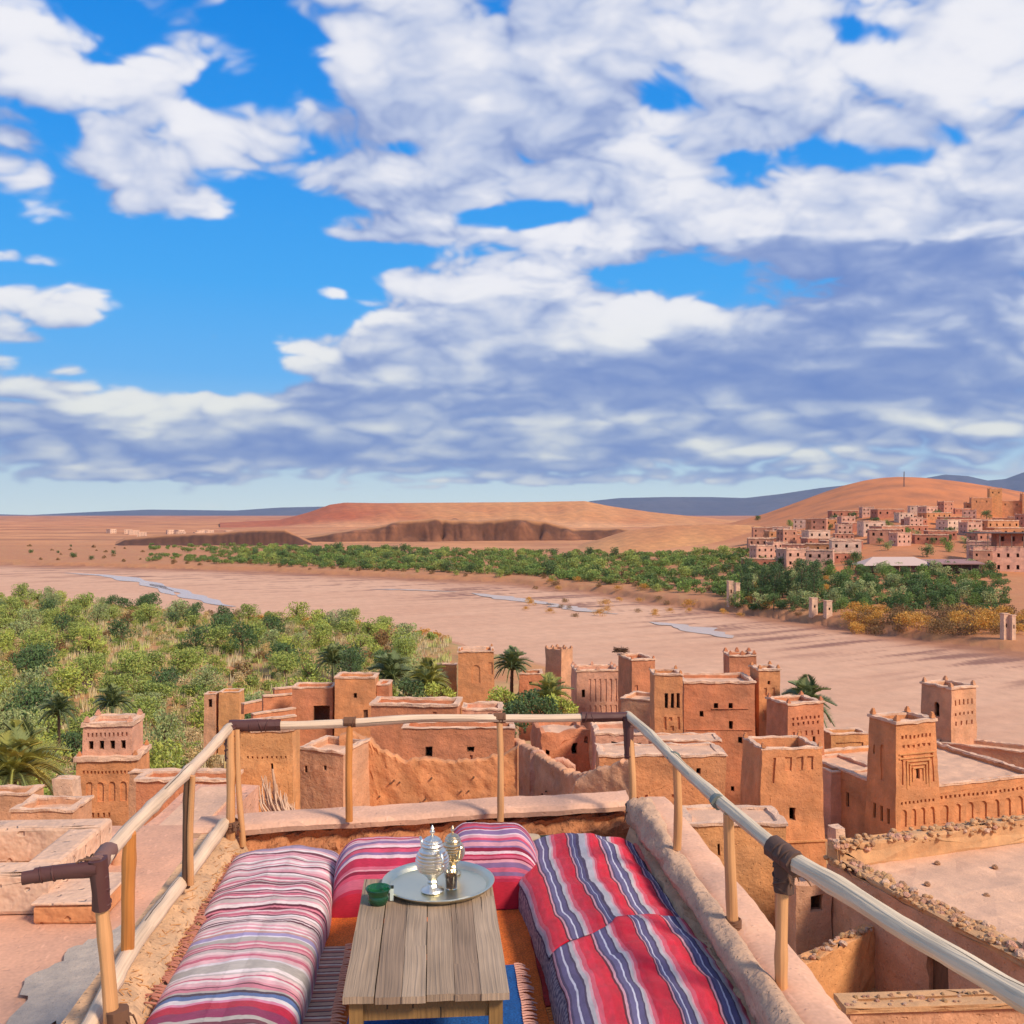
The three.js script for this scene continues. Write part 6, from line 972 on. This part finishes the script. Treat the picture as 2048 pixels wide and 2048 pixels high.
// ---------------------------------------------------------------- low table and what stands on it
{
  const H = 0.42, tb = tthing('low_table', 'low weathered plank table between the mattresses', 'table', [-0.046, FLOOR + 0.042, 4.49], 0.005);
  const W = 0.655, LEN = 1.24, top = timber(172, 146, 122, 0.007, 0.85), dark = timber(150, 112, 62, 0.006, 0.7), planks = [[-0.328, -0.206, 0.004], [-0.201, -0.098, 0], [-0.0965, -0.003, 0.002], [0.001, 0.112, 0.001], [0.1135, 0.216, 0], [0.2175, 0.328, 0.002]];
  planks.forEach(([a, b, dz], i) => {
    const g = new THREE.BoxGeometry(b - a, 0.028, LEN + (i % 3) * 0.012, 3, 1, 16); push(g, (v) => { v.y += 0.0035 * N3.noise(v.x * 12 + i * 5, i, v.z * 3); v.x += 0.002 * N3.noise(v.z * 5, i * 3, 1); });
    g.translate((a + b) / 2, H - 0.056 - 0.014 + dz, 0); const u = boxUV(g), uv = u.attributes.uv; for (let k = 0; k < uv.count; k++) uv.setXY(k, uv.getX(k) + i * 0.137, uv.getY(k) + i * 0.71);
    part('plank', toCreasedNormals(u, 0.6), [top, timber(156, 130, 108, 0.007, 0.85), timber(182, 156, 132, 0.007, 0.85)][i % 3], tb);
  });
  for (const z of [-0.4, 0, 0.4]) { const m = part('gap_backing', box(W - 0.04, 0.02, 0.3), dark, tb); m.position.set(0, H - 0.056 - 0.04, z); }  // boards added under the planks so that the gaps read dark
  const leg = box(0.055, H - 0.084, 0.055);
  for (const [x, z] of [[-1, -1], [1, -1], [-1, 1], [1, 1]]) { const m = part('leg', leg, dark, tb); m.position.set(x * (W / 2 - 0.05), (H - 0.084) / 2, z * (LEN / 2 - 0.06)); }
  for (const z of [-1, 1]) { const m = part('apron', box(W - 0.14, 0.085, 0.022), dark, tb); m.position.set(0, H - 0.13, z * (LEN / 2 - 0.06)); }
  for (const x of [-1, 1]) { const m = part('apron', box(0.022, 0.085, LEN - 0.17), dark, tb); m.position.set(x * (W / 2 - 0.05), H - 0.13, 0); }
  const rail = part('stretcher', box(W - 0.15, 0.03, 0.03), dark, tb); rail.position.set(0, 0.09, LEN / 2 - 0.06);
  const topY = FLOOR + 0.042 + H - 0.056 + 0.003;
  const SILVER = new THREE.MeshStandardMaterial({ color: rgb(238, 230, 214), metalness: 1, roughness: 0.3, bumpMap: resized(mudBump, 0.2), bumpScale: 0.0012 }), TRAY = new THREE.MeshStandardMaterial({ color: rgb(226, 222, 198), metalness: 1, roughness: 0.36, bumpMap: resized(mudBump, 0.35), bumpScale: 0.0015 });
  const lathe = (pts, n = 48) => { const g = new THREE.LatheGeometry(pts.map(([r, y]) => new THREE.Vector2(r, y)), n); return toCreasedNormals(g, 0.7); };
  // tray
  const place = (px, py, h) => { const d = F * -h / (py - 1030), x = (px - 1024) / F * d; return [x * Math.cos(TURN) + d * Math.sin(TURN), d * Math.cos(TURN) - x * Math.sin(TURN)]; };
  const [ts, tt] = [0.005, 5.0];
  const tr = tthing('tea_tray', 'round silver tray on the far end of the low table', 'tray', [ts, topY, tt]);
  part('dish', lathe([[0, 0.004], [0.245, 0.005], [0.252, 0.012], [0.262, 0.026], [0.282, 0.033], [0.287, 0.030], [0.285, 0.026], [0.266, 0.020], [0.256, 0.004], [0.25, 0], [0, 0]], 72), TRAY, tr);
  for (const k of [0, 1, 2]) { const a = k * 2.09 + 0.6, m = part('foot', lathe([[0, -0.004], [0.014, -0.004], [0.018, 0.0], [0, 0.002]], 12), TRAY, tr); m.position.set(Math.cos(a) * 0.2, 0.002, Math.sin(a) * 0.2); }
  const onTray = (name, label, cat, ds, dt, turn) => tthing(name, label, cat, [ts + ds, topY + 0.006, tt + dt], turn);
  // front teapot: footed, ribbed body, domed lid
  const body = [[0, 0], [0.046, 0], [0.052, 0.006], [0.048, 0.014], [0.026, 0.024], [0.020, 0.036], [0.024, 0.046], [0.019, 0.054], [0.026, 0.066], [0.046, 0.084]];
  for (let k = 0; k < 7; k++) { const y = 0.092 + k * 0.014, r = 0.052 + 0.022 * Math.sin((k + 1.2) / 8 * Math.PI); body.push([r - 0.004, y], [r + 0.002, y + 0.004], [r + 0.002, y + 0.008], [r - 0.003, y + 0.012]); }
  body.push([0.046, 0.194], [0.050, 0.199], [0.046, 0.203]);
  const pot = (name, label, ds, dt, turn, k, mat) => {
    const g = onTray(name, label, 'teapot', ds, dt, turn); g.scale.setScalar(k);
    part('body', lathe(body), mat, g);
    const lid = part('lid', lathe([[0.049, 0.203], [0.050, 0.208], [0.044, 0.216], [0.045, 0.221], [0.036, 0.229], [0.037, 0.233], [0.026, 0.241], [0.012, 0.247], [0.006, 0.252], [0, 0.252]]), mat, g);
    part('finial', lathe([[0.005, 0.25], [0.006, 0.256], [0.012, 0.262], [0.012, 0.268], [0.005, 0.274], [0.009, 0.279], [0.006, 0.288], [0.002, 0.296], [0, 0.297]], 20), mat, lid);
    part('spout', pole([V(0.060, 0.115, 0), V(0.088, 0.125, 0), V(0.104, 0.158, 0), V(0.122, 0.196, 0), V(0.136, 0.203, 0)], 0.014, 0.006, { rough: 0, steps: 22, seg: 14 }), mat, g);
    part('handle', pole([V(-0.060, 0.190, 0), V(-0.088, 0.198, 0), V(-0.108, 0.170, 0), V(-0.104, 0.126, 0), V(-0.068, 0.112, 0)], 0.007, 0.006, { rough: 0, steps: 26, seg: 10 }), mat, g);
  };
  pot('silver_teapot', 'ribbed silver teapot at the front of the tray', -0.03, -0.09, 2.0, 1.12, SILVER);
  pot('silver_teapot', 'smaller silver teapot behind the ribbed one on the tray', 0.075, 0.14, -1.2, 0.86, new THREE.MeshStandardMaterial({ color: rgb(226, 204, 168), metalness: 1, roughness: 0.28 }));
  // amber tea glass and a green glass
  const gl = onTray('tea_glass', 'small tea glass of brown mint tea beside the front teapot', 'glass', 0.065, -0.06, 0);
  part('glass', lathe([[0, 0], [0.026, 0], [0.028, 0.003], [0.033, 0.085], [0.031, 0.085], [0.0265, 0.006], [0, 0.006]], 28), new THREE.MeshPhysicalMaterial({ color: rgb(240, 232, 214), transmission: 1, thickness: 0.01, roughness: 0.04, ior: 1.5 }), gl);
  part('tea', lathe([[0, 0.007], [0.0255, 0.007], [0.030, 0.066], [0, 0.066]], 28), new THREE.MeshPhysicalMaterial({ color: rgb(150, 90, 34), transmission: 0.75, thickness: 0.05, roughness: 0.05, ior: 1.33, attenuationColor: rgb(140, 80, 26), attenuationDistance: 0.03 }), gl);
  const [as, atz] = place(757, 1806, topY), ash = tthing('glass_ashtray', 'green glass ashtray at the far left corner of the table', 'ashtray', [as, topY - 0.002, atz]);
  const gg = new THREE.MeshPhysicalMaterial({ color: rgb(70, 160, 110), transmission: 0.85, thickness: 0.03, roughness: 0.06, ior: 1.5, attenuationColor: rgb(24, 110, 66), attenuationDistance: 0.03 });
  part('bowl', lathe([[0, 0], [0.036, 0], [0.042, 0.004], [0.052, 0.030], [0.047, 0.046], [0.056, 0.062], [0.064, 0.078], [0.060, 0.082], [0.052, 0.076], [0.040, 0.036], [0.040, 0.014], [0, 0.012]], 12), gg, ash);
  part('ash', lathe([[0, 0.013], [0.036, 0.013], [0.038, 0.019], [0.02, 0.024], [0, 0.023]], 14), plain(60, 62, 56), ash);
  const [ws, wt] = place(784, 1800, topY), lg = tthing('cigarette_lighter', 'slim pale lighter standing between the ashtray and the tray', 'lighter', [ws, topY, wt]);
  part('case', worn(0.018, 0.06, 0.011, 0.003, 0, 0.03, 0), plain(206, 214, 204, 0.35), lg); part('cap', worn(0.019, 0.014, 0.012, 0.002, 0, 0.068, 0), plain(60, 66, 60, 0.3, 0.6), lg);
}
// ---------------------------------------------------------------- odds and ends on the parapets
{
  const lump = (name, label, cat, s, h, t, sx, sy, sz, mat, seed) => { const g = new THREE.IcosahedronGeometry(1, 4); push(g, (v) => { const k = 1 + 0.35 * N3.noise(v.x * 2 + seed, v.y * 2, v.z * 2) + 0.16 * N3.noise(v.x * 6, v.y * 6 + seed, v.z * 6); v.multiplyScalar(k); v.set(v.x * sx, v.y * sy, v.z * sz); }); const o = tthing(name, label, cat, [s, h, t]); const p = mergeVertices(g); p.computeVertexNormals(); part('cloth', p, mat, o); };
  lump('crumpled_cloth', 'crumpled dark violet cloth in the far right corner by the railing post', 'cloth', 1.06, -2.2, 6.38, 0.16, 0.05, 0.06, plain(62, 48, 74), 2);
  lump('crumpled_cloth', 'dark green plastic bundle stuffed under the far coping', 'bundle', 0.80, -2.17, 6.47, 0.17, 0.035, 0.05, plain(58, 62, 40), 5);
  lump('crumpled_cloth', 'pale sacking bunched below the coping behind the right bolster', 'sacking', 0.58, -2.15, 6.46, 0.12, 0.03, 0.05, plain(196, 170, 140), 8);
  const r = rng(31), list = [];
  for (let k = 0; k < 260; k++) { const t = 3.9 + r() * 2.4, s = -1.2 - r() * 0.16 + 0.03 * perlin(t * 3, 1), h = -2.20 + (-1.2 - s) * 0.7 + 0.02, a = r() * 6.28, l = 0.02 + r() * 0.05; list.push(pole([L(s, t, h), L(s + Math.cos(a) * l, t + Math.sin(a) * l, h + 0.02 * r())], 0.0028, 0.0016, { seg: 4, steps: 1, seed: k })); }
  const o = tthing('straw_bits', 'loose straw sticking out of the left parapet mud', 'straw', [0, 0, 0]); o.userData.kind = 'stuff'; part('straw', list, plain(198, 140, 84), o);
  const fr = rng(77), fl = []; for (let k = 0; k < 120; k++) { const t = 4.4 + 1.85 * k / 120, s = -1.235, a = 0.03 + fr() * 0.06; fl.push(pole([L(s + 0.02, t, -2.15), L(s - a * 0.5, t + (fr() - 0.5) * 0.05, -2.13), L(s - a, t + (fr() - 0.5) * 0.08, -2.14 - fr() * 0.02)], 0.006, 0.003, { seg: 5, steps: 3, seed: k })); }
  const f = tthing('blanket_fringe', 'ragged tassels along the wall side of the left mattresses', 'fringe', [0, 0, 0]); f.userData.kind = 'stuff'; part('tassels', fl, plain(176, 112, 92), f);
}

// haze over the plain
scene.fog = new THREE.FogExp2(new THREE.Color(0.46, 0.66, 1.0), 0.000013);
renderer.render(scene, camera);
